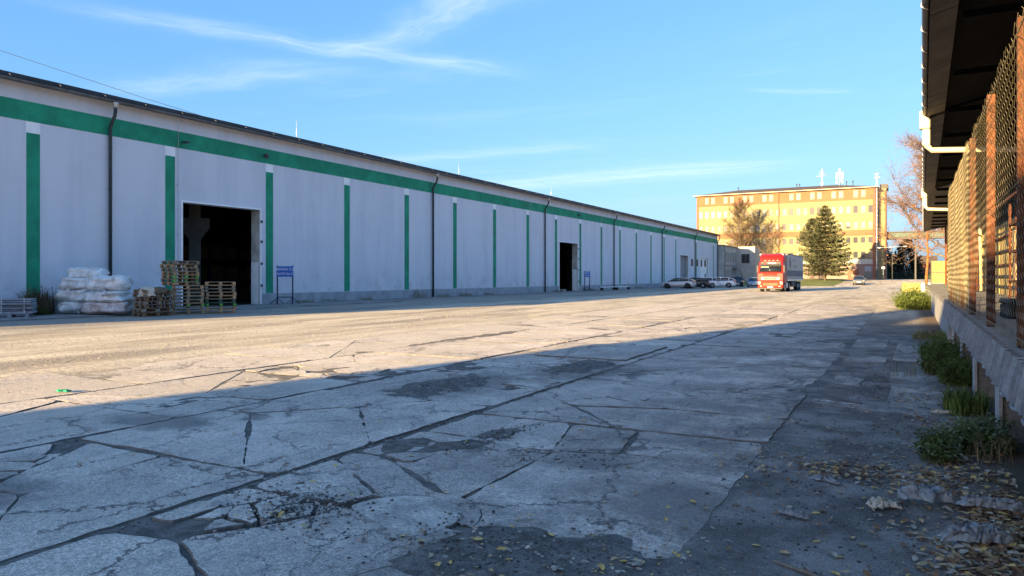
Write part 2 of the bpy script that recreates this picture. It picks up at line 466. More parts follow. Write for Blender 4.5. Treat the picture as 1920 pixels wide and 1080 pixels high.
MAT['film'] = plastic_mat('white_film', (0.90, 0.90, 0.90), (0.62, 0.62, 0.62))
MAT['filmpink'] = plastic_mat('pinkish_film', (0.74, 0.70, 0.70), (0.42, 0.30, 0.30))
MAT['bag'] = plastic_mat('crumpled_bag', (0.58, 0.59, 0.60), (0.33, 0.34, 0.35))
MAT['bag'].node_tree.nodes['Principled BSDF'].inputs['Alpha'].default_value = 0.62


# ------------------------------------------------------------------ mesh helpers
class MB:
    def __init__(self):
        self.v = []; self.f = []; self.mi = []; self.sm = []

    def add(self, vs, fs, m=0, smooth=False):
        o = len(self.v)
        self.v.extend(vs)
        for f in fs:
            self.f.append(tuple(i + o for i in f)); self.mi.append(m); self.sm.append(smooth)

    def box(self, x0, x1, y0, y1, z0, z1, m=0):
        self.add([(x0, y0, z0), (x1, y0, z0), (x1, y1, z0), (x0, y1, z0), (x0, y0, z1), (x1, y0, z1), (x1, y1, z1), (x0, y1, z1)],
                 [(0, 3, 2, 1), (4, 5, 6, 7), (0, 1, 5, 4), (1, 2, 6, 5), (2, 3, 7, 6), (3, 0, 4, 7)], m)
        return self

    def bbox(self, x0, x1, y0, y1, z0, z1, b, m=0):
        """box with chamfered edges"""
        vs = []; idx = {}
        for ax in range(3):
            for sx in (0, 1):
                for sy in (0, 1):
                    for sz in (0, 1):
                        s = (sx, sy, sz)
                        lim = ((x0, x1), (y0, y1), (z0, z1))
                        c = []
                        for k in range(3):
                            e = lim[k][s[k]]
                            c.append(e if k == ax else e + (b if s[k] == 0 else -b))
                        idx[(ax,) + s] = len(vs); vs.append(tuple(c))
        fs = []
        def q(a, bb, c, d): fs.append((a, bb, c, d))
        I = idx
        for s in (0, 1):
            r = [I[(0, s, 0, 0)], I[(0, s, 1, 0)], I[(0, s, 1, 1)], I[(0, s, 0, 1)]]
            fs.append(tuple(r if s else r[::-1]))
            r = [I[(1, 0, s, 0)], I[(1, 0, s, 1)], I[(1, 1, s, 1)], I[(1, 1, s, 0)]]
            fs.append(tuple(r if s else r[::-1]))
            r = [I[(2, 0, 0, s)], I[(2, 1, 0, s)], I[(2, 1, 1, s)], I[(2, 0, 1, s)]]
            fs.append(tuple(r if s else r[::-1]))
        for a in (0, 1):
            for c in (0, 1):
                fs.append((I[(1, 0, a, c)], I[(1, 1, a, c)], I[(2, 1, a, c)], I[(2, 0, a, c)]))
                fs.append((I[(0, a, 0, c)], I[(0, a, 1, c)], I[(2, a, 1, c)], I[(2, a, 0, c)]))
                fs.append((I[(0, a, c, 0)], I[(0, a, c, 1)], I[(1, a, c, 1)], I[(1, a, c, 0)]))
        for a in (0, 1):
            for bb in (0, 1):
                for c in (0, 1):
                    fs.append((I[(0, a, bb, c)], I[(1, a, bb, c)], I[(2, a, bb, c)]))
        self.add(vs, fs, m)
        return self

    def tube(self, pts, r, n=6, m=0, cap=True, smooth=True):
        pts = [Vector(p) for p in pts]
        rs = r if isinstance(r, (list, tuple)) else [r] * len(pts)
        ring = []; vs = []
        up = None
        for i, p in enumerate(pts):
            d = (pts[min(i + 1, len(pts) - 1)] - pts[max(i - 1, 0)])
            if d.length < 1e-9: d = Vector((0, 0, 1))
            d.normalize()
            if up is None:
                up = Vector((0, 0, 1)) if abs(d.z) < 0.9 else Vector((1, 0, 0))
            a = d.cross(up)
            if a.length < 1e-6: a = d.cross(Vector((0.3, 1, 0.2)))
            a.normalize(); b = d.cross(a)
            up = -b if False else up
            for k in range(n):
                an = 2 * math.pi * k / n
                q = p + (a * math.cos(an) + b * math.sin(an)) * rs[i]
                vs.append((q.x, q.y, q.z))
        fs = []
        for i in range(len(pts) - 1):
            for k in range(n):
                k2 = (k + 1) % n
                fs.append((i * n + k, i * n + k2, (i + 1) * n + k2, (i + 1) * n + k))
        if cap:
            fs.append(tuple(range(n))[::-1]); fs.append(tuple((len(pts) - 1) * n + k for k in range(n)))
        self.add(vs, fs, m, smooth)
        return self

    def prism(self, poly, z0, z1, m=0, mside=None):
        n = len(poly)
        vs = [(p[0], p[1], z0) for p in poly] + [(p[0], p[1], z1) for p in poly]
        fs = [tuple(range(n, 2 * n))]
        self.add(vs, fs + [(i, (i + 1) % n, n + (i + 1) % n, n + i) for i in range(n)], m)
        return self

    def xprism(self, poly, x0, x1, m=0):
        """outline in (y, z) extruded along x"""
        n = len(poly)
        vs = [(x0, p[0], p[1]) for p in poly] + [(x1, p[0], p[1]) for p in poly]
        self.add(vs, [tuple(range(n))[::-1], tuple(range(n, 2 * n))] + [(i, (i + 1) % n, n + (i + 1) % n, n + i) for i in range(n)], m)
        return self

    def yprism(self, poly, y0, y1, m=0):
        n = len(poly)
        vs = [(p[0], y0, p[1]) for p in poly] + [(p[0], y1, p[1]) for p in poly]
        self.add(vs, [tuple(range(n)), tuple(range(n, 2 * n))[::-1]] + [(i, n + i, n + (i + 1) % n, (i + 1) % n) for i in range(n)], m)
        return self

    def loft(self, rings, m=0, smooth=True, caps=True, closed=True):
        n = len(rings[0]); vs = [p for r in rings for p in r]; fs = []
        for i in range(len(rings) - 1):
            for k in range(n if closed else n - 1):
                k2 = (k + 1) % n
                fs.append((i * n + k, i * n + k2, (i + 1) * n + k2, (i + 1) * n + k))
        if caps:
            fs.append(tuple(range(n))[::-1]); fs.append(tuple((len(rings) - 1) * n + k for k in range(n)))
        self.add(vs, fs, m, smooth)
        return self

    def mesh(self, name, mats):
        me = bpy.data.meshes.new(name)
        me.from_pydata(self.v, [], self.f)
        for mt in (mats if isinstance(mats, (list, tuple)) else [mats]):
            me.materials.append(mt)
        if any(self.mi): me.polygons.foreach_set('material_index', self.mi)
        if any(self.sm): me.polygons.foreach_set('use_smooth', self.sm)
        me.update()
        return me

    def fixed(self):
        return self

    def obj(self, name, mats, parent=None, world=False, loc=None):
        if parent is not None and world:
            L = parent.location
            self.v = [(a - L.x, b - L.y, c - L.z) for a, b, c in self.v]
        o = bpy.data.objects.new(name, self.mesh(name, mats))
        COL.objects.link(o)
        if parent is not None: o.parent = parent
        if loc is not None: o.location = loc
        return o


def tag(o, label=None, cat=None, group=None, kind=None):
    if label: o['label'] = label
    if cat: o['category'] = cat
    if group: o['group'] = group
    if kind: o['kind'] = kind
    return o


def thing(name, label, cat, loc=(0, 0, 0), rz=0.0, group=None):
    o = bpy.data.objects.new(name, None)
    COL.objects.link(o)
    o.location = loc; o.rotation_euler = (0, 0, rz); o.empty_display_size = 0.3
    return tag(o, label, cat, group)


def copy_tree(o, parent=None):
    c = o.copy(); COL.objects.link(c)
    if parent is not None: c.parent = parent
    for ch in list(o.children): copy_tree(ch, c)
    return c


def put(name, me, parent, loc=(0, 0, 0), rot=(0, 0, 0)):
    o = bpy.data.objects.new(name, me); COL.objects.link(o); o.parent = parent; o.location = loc; o.rotation_euler = rot
    return o


def text(name, body, size, mat, parent, loc, rot, depth=0.004, align='CENTER'):
    cu = bpy.data.curves.new(name, 'FONT')
    cu.body = body; cu.size = size; cu.extrude = depth; cu.align_x = align; cu.align_y = 'CENTER'
    cu.materials.append(mat)
    tmp = bpy.data.objects.new(name, cu); COL.objects.link(tmp)
    me = bpy.data.meshes.new_from_object(tmp.evaluated_get(bpy.context.evaluated_depsgraph_get()))
    bpy.data.objects.remove(tmp)
    return put(name, me, parent, loc, rot)


def nz(x, y, z=0.0):
    return mnoise.noise(Vector((x, y, z)))


def smooth(a, b, x):
    t = max(0.0, min(1.0, (x - a) / (b - a)))
    return t * t * (3 - 2 * t)


def rise(y):
    return 0.95 * smooth(108, 160, y)


# ------------------------------------------------------------------ ground
def frange(a, b, s):
    n = max(1, round((b - a) / s))
    return [a + (b - a) * i / n for i in range(n)]


MANHOLE = (-2.88, 3.77, 0.41)


def ground_h(x, y):
    h = rise(y)
    slabz = smooth(-12.6, -12.0, x) * (1 - smooth(-1.3, -1.0, x)) * smooth(-1, 0, y) * (1 - smooth(40, 46, y))
    if -14 < x < 2.0 and -1 < y < 62:
        n = nz(x * 0.9, y * 0.6) + 0.5 * nz(x * 2.7, y * 2.2, 3)
        f = nz(x * 7, y * 7, 9)
        h += slabz * ((-0.021 + 0.014 * smooth(-6.6, -7.6, x) if False else -0.014 + 0.005 * smooth(6, 12, y + max(0, -6.5 - x) * 3)) + 0.007 * n) + 0.004 * f
        # grit spread over the slabs here and there
        h += slabz * 0.026 * smooth(0.50, 0.95, nz(x * 0.55 + 4, y * 0.38 + 8) + 0.35 * nz(x * 2.2, y * 1.6, 5))
        for cx, cy, rx, ry, a in ((-1.9, 3.5, 0.95, 0.50, 0.026), (-5.75, 8.6, 0.5, 0.9, 0.030), (-4.9, 11.5, 0.45, 1.3, 0.028), (-3.5, 6.0, 0.22, 0.8, 0.012), (-9.7, 15.5, 0.3, 3.0, 0.012), (-3.9, 5.35, .36, .5, .013), (-5.9, 6.9, .5, .36, .013), (-4.75, 9.2, .36, .7, .014), (-6.6, 10.4, .36, .6, .014), (-3.3, 8.6, .5, .3, .013)):
            d = math.hypot((x - cx) / rx, (y - cy) / ry) + 0.5 * nz(x * 3, y * 3, 2)
            h += a * (1 - smooth(0.6, 1.2, d))
        # broken hole beside the round cover
        d = math.hypot((x + 3.55) / 0.55, (y - 3.55) / 0.5)
        h -= 0.035 * (1 - smooth(0.5, 1.1, d))
        rm = math.hypot(x - MANHOLE[0], y - MANHOLE[1])
        h -= 0.014 * (1 - smooth(0.5, 0.62, rm))
        # soil heaped along the dock
        h += 0.07 * smooth(0.1, 0.75, x) * (1 - smooth(30, 40, y)) * (0.7 + 0.6 * n)
        h += (1 - slabz) * 0.008 * n
    if -31 < x < -12 and y > -5:
        h += 0.012 * nz(x * 0.5, y * 0.25)
    return h


xs = [-700, -400, -200, -120, -80, -60] + frange(-50, -31, 2.5) + frange(-31, -13, 0.6) + frange(-13, 1.2, 0.085) + frange(1.2, 12, 1.2) + [12, 20, 40, 90, 200, 500]
ys = [-400, -150, -60, -30, -15, -6] + frange(-2, 1.5, 0.3) + frange(1.5, 14, 0.085) + frange(14, 32, 0.2) + frange(32, 62, 0.6) + frange(62, 120, 3) + frange(120, 200, 5) + [200, 240, 300, 420, 700, 1500]
gv = [(x, y, ground_h(x, y)) for y in ys for x in xs]
nx = len(xs)
gf = [(j * nx + i, j * nx + i + 1, (j + 1) * nx + i + 1, (j + 1) * nx + i) for j in range(len(ys) - 1) for i in range(nx - 1)]
gm = MB(); gm.v = gv; gm.f = gf; gm.mi = [0] * len(gf); gm.sm = [True] * len(gf)
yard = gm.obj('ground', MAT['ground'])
tag(yard, kind='structure')


# slabs -------------------------------------------------------------
def clip(poly, px, py, nx_, ny_):
    out = []
    for i in range(len(poly)):
        a, b = poly[i], poly[(i + 1) % len(poly)]
        da = (a[0] - px) * nx_ + (a[1] - py) * ny_
        db = (b[0] - px) * nx_ + (b[1] - py) * ny_
        if da <= 0: out.append(a)
        if (da < 0 < db) or (db < 0 < da):
            t = da / (da - db)
            out.append((a[0] + (b[0] - a[0]) * t, a[1] + (b[1] - a[1]) * t))
    return out


def inset(poly, fn):
    out = list(poly)
    n = len(poly)
    for i in range(n):
        a, b = poly[i], poly[(i + 1) % n]
        ex, ey = b[0] - a[0], b[1] - a[1]; L = math.hypot(ex, ey)
        if L < 1e-6: continue
        nx_, ny_ = ey / L, -ex / L              # outward for CCW
        d = fn(a, b)
        out = clip(out, a[0] - nx_ * d, a[1] - ny_ * d, nx_, ny_)
        if len(out) < 3: return []
    return out


def area(p):
    return 0.5 * sum(p[i][0] * p[(i + 1) % len(p)][1] - p[(i + 1) % len(p)][0] * p[i][1] for i in range(len(p)))


slab_count = 0


def make_slab(poly, top, tilt=(0, 0), name='slab', mat=None, rough=1.0, step=None):
    """one piece of broken concrete: ragged rim, chipped edge, upright sides"""
    global slab_count
    cx = sum(p[0] for p in poly) / len(poly); cy = sum(p[1] for p in poly) / len(poly)
    dist = math.hypot(cx, cy)
    st = step or max(0.07, dist * 0.011)
    pts = []
    n = len(poly)
    for i in range(n):
        a, b = poly[i], poly[(i + 1) % n]
        L = math.hypot(b[0] - a[0], b[1] - a[1])
        k = max(1, int(L / st))
        ex, ey = (b[0] - a[0]) / max(L, 1e-6), (b[1] - a[1]) / max(L, 1e-6)
        for j in range(k):
            s = j / k
            if j == 0:                            # chipped corner
                c = min(0.05, L * 0.12)
                s = c / max(L, 1e-6)
            x, y = a[0] + (b[0] - a[0]) * s, a[1] + (b[1] - a[1]) * s
            inner = min(1.0, 4 * s * (1 - s))
            d = 0.05 * nz(x * 1.1, y * 1.1, 20) * inner * rough + 0.026 * nz(x * 5, y * 5, 4) * rough + 0.014 * nz(x * 14, y * 14, 5)
            x += ey * d; y -= ex * d
            r = math.hypot(x - MANHOLE[0], y - MANHOLE[1])
            if name != 'round_cover' and r < 0.53 and r > 1e-3:
                x = MANHOLE[0] + (x - MANHOLE[0]) * 0.53 / r; y = MANHOLE[1] + (y - MANHOLE[1]) * 0.53 / r
            pts.append((x, y))
    if len(pts) < 3: return None
    vs = []; m = len(pts); c = 0.006 if dist < 12 else 0.009
    for x, y in pts:
        vs.append((x, y, top - 0.06))
    for x, y in pts:
        vs.append((x, y, top - 0.010 + tilt[0] * (x - cx) + tilt[1] * (y - cy)))
    for x, y in pts:
        L = math.hypot(x - cx, y - cy) + 1e-6
        k = 1 - c / L
        vs.append((cx + (x - cx) * k, cy + (y - cy) * k, top + tilt[0] * (x - cx) + tilt[1] * (y - cy) + 0.003 * nz(x * 4, y * 4)))
    fs = []
    for i in range(m):
        j = (i + 1) % m
        fs.append((i, j, m + j, m + i)); fs.append((m + i, m + j, 2 * m + j, 2 * m + i))
    mb = MB(); mb.add([(a - cx, b - cy, z - top) for a, b, z in vs], fs, 1)
    mb.add([(a - cx, b - cy, z - top) for a, b, z in vs[2 * m:]], [tuple(range(m))], 0)
    o = mb.obj(name, [mat or MAT['slab'], MAT['rim_dirt']], yard)
    o.location = (cx, cy, top)
    slab_count += 1
    return o


rs = random.Random(21)


def shatter(cell, n):
    """a place where the concrete has broken into small sunken pieces"""
    ax0, ax1 = min(p[0] for p in cell), max(p[0] for p in cell); ay0, ay1 = min(p[1] for p in cell), max(p[1] for p in cell)
    sd = [(rs.uniform(ax0, ax1), rs.uniform(ay0, ay1)) for _ in range(n)]
    for i, a in enumerate(sd):
        c = cell
        for j, b in enumerate(sd):
            if i != j and c: c = clip(c, (a[0] + b[0]) / 2, (a[1] + b[1]) / 2, b[0] - a[0], b[1] - a[1])
        if len(c) < 3: continue
        c = inset(c, lambda p, q: rs.uniform(0.004, 0.014))
        if len(c) < 3 or abs(area(c)) < 0.006 or rs.random() < 0.14: continue
        make_slab(c, rs.uniform(-0.012, 0.010), (rs.uniform(-.04, .04), rs.uniform(-.04, .04)), name='broken_slab', step=0.05)


STRIPS = [  # x0, x1, joints in y, cells range
    (-4.30, -1.08, [0.6, 3.75, 7.0, 10.25, 13.3, 16.4, 19.6, 22.8, 26.0, 29.2, 32.5, 36, 39.5, 43], (2, 4)),
    (-7.00, -4.30, [0.7, 4.05, 7.45, 10.8, 14.2, 17.5, 20.9, 24.2, 27.6, 31, 34.4, 38, 42], (4, 7)),
    (-9.65, -7.00, [1.2, 5.2, 8.3, 11.6, 15, 18.3, 21.6, 25, 28.4, 32, 36, 40], (2, 5)),
    (-12.2, -9.65, [2.0, 6.6, 10, 13.4, 16.8, 20.2, 23.6, 27, 31, 35, 39], (1, 3)),
]
for si, (x0, x1, js, (lo, hi)) in enumerate(STRIPS):
    for y0, y1 in zip(js[:-1], js[1:]):
        rect = [(x0, y0), (x1, y0), (x1, y1), (x0, y1)]
        far = (y0 > 15)
        n = rs.randint(lo, hi)
        if far: n = max(1, n - 2)
        if y0 > 26: n = 1
        seeds = []
        if si == 0 and y0 < 7:
            seeds = {0.6: [(-3.6, 2.2), (-2.0, 2.4), (-1.5, 3.4), (-3.9, 3.4), (-3.2, 3.0)], 3.75: [(-3.95, 5.5), (-2.0, 5.2), (-3.95, 4.4), (-3.35, 6.5), (-3.45, 5.2), (-2.6, 6.7), (-2.0, 6.8), (-3.9, 6.4)]}[y0]
        else:
            seeds = [(rs.uniform(x0 + 0.2, x1 - 0.2), rs.uniform(y0 + 0.2, y1 - 0.2)) for _ in range(n)]
        ptop = rs.uniform(-0.007, 0.007) * (1 if y0 < 7 else 0.4)
        pt = (rs.uniform(-0.004, 0.004), rs.uniform(-0.004, 0.004))
        for i, s in enumerate(seeds):
            cell = rect
            for j, q in enumerate(seeds):
                if i == j or not cell: continue
                mx, my = (s[0] + q[0]) / 2, (s[1] + q[1]) / 2
                cell = clip(cell, mx, my, q[0] - s[0], q[1] - s[1])
            if len(cell) < 3 or abs(area(cell)) < 0.06: continue
            wide = rs.choice((0.003, 0.004, 0.006, 0.009, 0.015))

            def dd(a, b):
                onx = (abs(a[0] - x0) < 1e-4 and abs(b[0] - x0) < 1e-4) or (abs(a[0] - x1) < 1e-4 and abs(b[0] - x1) < 1e-4)
                ony = (abs(a[1] - y0) < 1e-4 and abs(b[1] - y0) < 1e-4) or (abs(a[1] - y1) < 1e-4 and abs(b[1] - y1) < 1e-4)
                far_k = 1 + max(0, y0 - 8) * 0.03
                return (rs.uniform(0.022, 0.05) if onx else rs.uniform(0.012, 0.03) if ony else wide) * far_k
            cell = inset(cell, dd)
            if len(cell) < 3 or abs(area(cell)) < 0.05: continue
            c0 = (sum(p[0] for p in cell) / len(cell), sum(p[1] for p in cell) / len(cell))
            if math.hypot((c0[0] + 3.75) / 0.45, (c0[1] - 3.6) / 0.5) < 1 or (rs.random() < 0.07 and n > 2 and y0 < 13):
                shatter(cell, 16); continue
            if min(p[0] for p in cell) < MANHOLE[0] < max(p[0] for p in cell) and min(p[1] for p in cell) < MANHOLE[1] < max(p[1] for p in cell):
                for sg in (1, -1):
                    half = clip(cell, MANHOLE[0], MANHOLE[1], 0.55 * sg, 0.83 * sg)
                    if len(half) > 2: half = inset(half, lambda p, q: 0.008)
                    if len(half) > 2: make_slab(half, ptop, pt)
                continue
            make_slab(cell, ptop + rs.uniform(-0.004, 0.004), (pt[0] + rs.uniform(-0.003, 0.003), pt[1] + rs.uniform(-0.003, 0.003)))
for cx, cy, sx, sy in ((-3.9, 5.35, .35, .5), (-5.9, 6.9, .5, .35), (-4.75, 9.2, .35, .7), (-6.6, 10.4, .35, .6), (-3.3, 8.6, .5, .3), (-5.2, 12.6, .6, .5)):
    shatter([(cx - sx, cy - sy * .7), (cx + sx * .8, cy - sy), (cx + sx, cy + sy * .8), (cx - sx * .7, cy + sy)], 7)
# round concrete cover and loose broken bits around it
COVER = M('pale_cover_concrete', (0.46, 0.425, 0.38), 0.92, 0.30, 4.0, 0.6, 55, fine=0.30, world_co=True)
disc = [(MANHOLE[0] + MANHOLE[2] * math.cos(a), MANHOLE[1] + MANHOLE[2] * math.sin(a)) for a in [2 * math.pi * k / 30 for k in range(30)]]
make_slab(clip(disc, -2.98, 3.60, -0.40, -0.92), 0.002, name='round_cover', rough=0.4, mat=COVER)
low_part = clip(disc, -2.99, 3.585, 0.40, 0.92)
make_slab(clip(low_part, -2.84, 3.5, 1, -0.4), -0.004, (0.02, 0.01), name='round_cover', rough=0.5, mat=COVER)
make_slab(clip(low_part, -2.825, 3.5, -1, 0.4), -0.002, (-0.01, 0.015), name='round_cover', rough=0.5, mat=COVER)
for k in range(34):
    a = rs.uniform(2.2, 5.2); rr = rs.uniform(0.50, 1.05)
    cx, cy = MANHOLE[0] - 0.25 + rr * math.cos(a) * 1.05, MANHOLE[1] - 0.05 + rr * math.sin(a) * 0.62
    s = rs.uniform(0.03, 0.10)
    poly = [(cx + s * rs.uniform(0.7, 1.25) * math.cos(t), cy + s * rs.uniform(0.6, 1.0) * math.sin(t)) for t in [2 * math.pi * j / 6 + rs.uniform(-.2, .2) for j in range(6)]]
    make_slab(poly, rs.uniform(-0.028, 0.0), (rs.uniform(-.15, .15), rs.uniform(-.15, .15)), name='broken_slab', step=0.04)
# pale concrete patches in the dark strip by the dock, and a raised inspection slab in the yard
for poly, top in (([(-0.15, 9.3), (0.42, 8.9), (0.5, 11.3), (0.28, 13.6), (-0.2, 13.2)], 0.012), ([(-1.02, 9.5), (-0.05, 9.2), (-0.1, 9.55), (-1.0, 9.85)], 0.008),
                  ([(-0.95, 11.3), (-0.55, 11.2), (-0.5, 12.2), (-0.9, 12.4)], 0.009), ([(-1.0, 14.2), (-0.3, 14.0), (-0.25, 15.6), (-0.95, 16.0)], 0.008),
                  ([(-0.2, 15.0), (0.35, 14.8), (0.42, 19.0), (-0.1, 19.4)], 0.012), ([(-1.02, 17.2), (-0.35, 17.0), (-0.3, 20.0), (-1.0, 20.4)], 0.008),
                  ([(-6.4, 12.6), (-4.5, 12.55), (-4.55, 15.6), (-6.3, 15.2)], 0.028), ([(-0.1, 5.9), (0.3, 5.8), (0.32, 6.5), (-0.05, 6.6)], 0.006)):
    make_slab(poly, top, name='concrete_patch')

# apron along the warehouse, lawn and kerb before the office building
ap = MB()
ap.box(-31.0, -27.3, -12, 36, -0.05, 0.05)
ap.box(-31.0, -29.6, 36.02, 137, -0.05, 0.04)
tag(ap.obj('apron', M('apron_concrete', (0.235, 0.23, 0.225), 0.92, 0.25, 0.8, 0.4, 20, world_co=True, fine=0.15)), kind='structure')
lv, lf = [], []
NX, NY = 16, 12
for j in range(NY + 1):
    for i in range(NX + 1):
        x = -26.0 + 16.5 * i / NX; y = 119 + 44 * j / NY
        ex = min(1, min(i, NX - i, j + 0.0, NY - j) / 2)
        if j == 0: y += 2.0 * abs(i / NX - 0.5)
        lv.append((x, y, rise(y) + 0.02 + 0.22 * ex + 0.05 * nz(x * .4, y * .4)))
for j in range(NY):
    for i in range(NX):
        a = j * (NX + 1) + i
        lf.append((a, a + 1, a + NX + 2, a + NX + 1))
mb = MB(); mb.add(lv, lf, 0, True)
tag(mb.obj('lawn', MAT['lawn']), kind='structure')


# ------------------------------------------------------------------ warehouse
WX, WY0, WY1, WH = -31.0, -13.0, 138.2, 9.35
GATES = [(23.2, 28.05, 5.22), (67.0, 71.8, 5.15), (112.3, 117.2, 5.0), (125.2, 130.6, 4.9)]
wh = thing('warehouse', 'long pale warehouse with a green band, green stripes and open gates', 'warehouse', (-45, 60, 0))
mb = MB()
edges = []
yc = WY0
for a, b, h in GATES:
    mb.box(WX - 0.65, WX, yc, a, 0, WH); mb.box(WX - 0.65, WX, a, b, h, WH); yc = b
mb.box(WX - 0.65, WX, yc, WY1, 0, WH)
# end walls and rear wall
for y0, y1 in ((WY0, WY0 + 0.5), (WY1 - 0.5, WY1)):
    mb.yprism([(-69.4, 0), (-31.66, 0), (-31.66, WH), (-50, 11.1), (-69.4, WH)], y0, y1)
mb.box(-69.9, -69.4, WY0, WY1, 0, WH)
mb.obj('wall', MAT['plaster'], wh, True)
mb = MB(); yc = WY0
for a, b, h in GATES:
    mb.box(WX, WX + 0.025, yc, a - 0.02, 0.0, 0.62); yc = b + 0.02
mb.box(WX, WX + 0.025, yc, WY1, 0.0, 0.62)
mb.obj('plinth', MAT['plinth'], wh, True)
MB().box(WX, WX + 0.006, WY0, WY1, 7.82, 8.62).obj('green_band', MAT['green'], wh, True)
me_s = MB().box(0, 0.008, -0.26, 0.26, 0.64, 7.36).mesh('green_stripe', MAT['green'])
me_c = MB().box(0, 0.008, -0.27, 0.27, 7.362, 7.818).mesh('white_block', MAT['white'])
k = 0
while 16.35 + 6.24 * k < WY1 - 2:
    y = 16.35 + 6.24 * k
    y = {22.59: 22.55, 28.83: 28.72}.get(round(y, 2), y)
    if not any(a < y - 0.26 < b or a < y + 0.26 < b for a, b, h in GATES):
        put('green_stripe', me_s, wh, (WX + 45, y - 60, 0)); put('white_block', me_c, wh, (WX + 45, y - 60, 0))
    k += 1
# roof with ridge, dark edge, gutter with brackets
mb = MB()
for s in (1, -1):
    xe, xr = (-30.62, -50.0) if s == 1 else (-70.2, -50.0)
    mb.yprism([(xe, WH + 0.02), (xe, WH + 0.20), (xr, 11.4), (xr, 11.22)] if s == 1 else [(xe, WH + 0.02), (xr, 11.22), (xr, 11.4), (xe, WH + 0.20)], WY0 - 0.3, WY1 + 0.3)
mb.obj('roof', MAT['roofdark'], wh, True)
mb = MB()
prof = [(-30.60 + 0.10 + 0.11 * math.cos(a), 9.30 + 0.11 * math.sin(a)) for a in [math.pi + math.pi * i / 8 for i in range(9)]]
prof += [(-30.60 + 0.10 + 0.095 * math.cos(a), 9.30 + 0.095 * math.sin(a)) for a in [math.pi + math.pi * i / 8 for i in range(8, -1, -1)]]
mb.yprism(prof, WY0 - 0.3, WY1 + 0.3)
mb.obj('gutter', MAT['gutter'], wh, True)
mb = MB(); mb.box(WX, -30.64, WY0, WY1, WH - 0.06, WH - 0.01); mb.obj('soffit', MAT['plinth'], wh, True)
mbr = MB(); mbr.tube([(-30.39, 0, 9.30), (-30.40, 0, 9.40), (-30.62, 0, 9.50)], 0.015, 4); me_b = mbr.mesh('gutter_bracket', MAT['gutter'])
for i in range(0, 74):
    put('gutter_bracket', me_b, wh, (45, -58 + 1.9 * i + WY0 + 11, 0))
# downpipes
mp = MB()
mp.tube([(-30.50, 0, 9.2), (-30.50, 0, 8.82), (-30.56, 0, 8.62), (-30.80, 0, 8.30), (-30.87, 0, 8.12), (-30.87, 0, 0.05)], 0.075, 8)
for z in (7.2, 5.4, 3.6, 1.8): mp.tube([(-30.87, 0, z), (-30.87, 0, z + 0.05)], 0.09, 8)
me_p = mp.mesh('downpipe', MAT['pipe'])
mh = MB(); mh.loft([[(-30.50 + r * math.cos(a), r * math.sin(a), z) for a in [2 * math.pi * k / 8 for k in range(8)]] for r, z in ((0.07, 8.95), (0.08, 9.05), (0.14, 9.19), (0.14, 9.22))])
me_h = mh.mesh('hopper', MAT['steel'])
for y in (-6, 19.5, 44.4, 63.5, 82.6, 102.4, 121.2, 137.9):
    p = put('downpipe', me_p, wh, (45, y - 60, 0))
    put('hopper', me_h, p)
# gates: frames, jambs
for gi, (a, b, h) in enumerate(GATES):
    mb = MB()
    mb.box(WX - 0.66, WX - 0.04, b - 0.012, b - 0.002, 0.05, h - 0.01)           # reveal skins
    mb.box(WX - 0.66, WX - 0.04, a + 0.002, a + 0.012, 0.05, h - 0.01)
    j = mb.obj('gate_reveal', MAT['jamb'], wh, True)
    mb = MB()
    mb.box(WX + 0.003, WX + 0.05, a - 0.07, a + 0.015, 0.05, h + 0.07); mb.box(WX + 0.003, WX + 0.05, b - 0.015, b + 0.07, 0.05, h + 0.07)
    mb.box(WX + 0.003, WX + 0.05, a + 0.015, b - 0.015, h - 0.015, h + 0.07)
    fr = mb.obj('gate_frame', MAT['white'], wh, True)
    if gi < 2:
        hg = MB()
        for z in (1.0, 2.2, 3.4, 4.5):
            hg.box(WX + 0.05, WX + 0.12, b + 0.01, b + 0.09, z, z + 0.14)
        hg.obj('hinge', MAT['dgrey'], wh, True)
        hb = MB(); hb.box(WX - 0.62, WX - 0.10, b - 0.055, b - 0.014, 0.05, 2.35); hb.obj('jamb_board', MAT['white'], wh, True)
    elif gi == 2:
        d = MB(); d.box(WX - 0.5, WX - 0.42, a + 0.012, b - 0.012, 0.03, h - 0.012)
        for i in range(14): d.box(WX - 0.42, WX - 0.405, a + 0.05, b - 0.05, 0.2 + i * 0.34, 0.42 + i * 0.34)
        d.obj('roller_door', MAT['greydoor'], wh, True)
    else:
        d = MB(); d.box(WX - 0.3, WX - 0.2, a + 0.012, b - 0.012, 0.03, h - 0.012); dd_ = d.obj('door_panel', MAT['white'], wh, True)
        d = MB(); d.box(WX - 0.19, WX - 0.16, b - 1.6, b - 0.6, 0.1, 2.1); d.obj('wicket_door', MAT['greydoor'], wh, True)
# small windows near the far end
mw = MB(); mw.box(0.0, 0.05, -0.55, 0.55, 0, 1.15, 0); mw.box(0.05, 0.06, -0.47, 0.47, 0.08, 1.07, 1)
me_w = mw.mesh('window', [MAT['dgrey'], MAT['dgrey']])
for y in (119.6, 123.0):
    put('window', me_w, wh, (WX + 45, y - 60, 3.35))
for y in (126.6, 129.3):
    put('window', me_w, wh, (WX + 45 - 0.2, y - 60, 3.35))
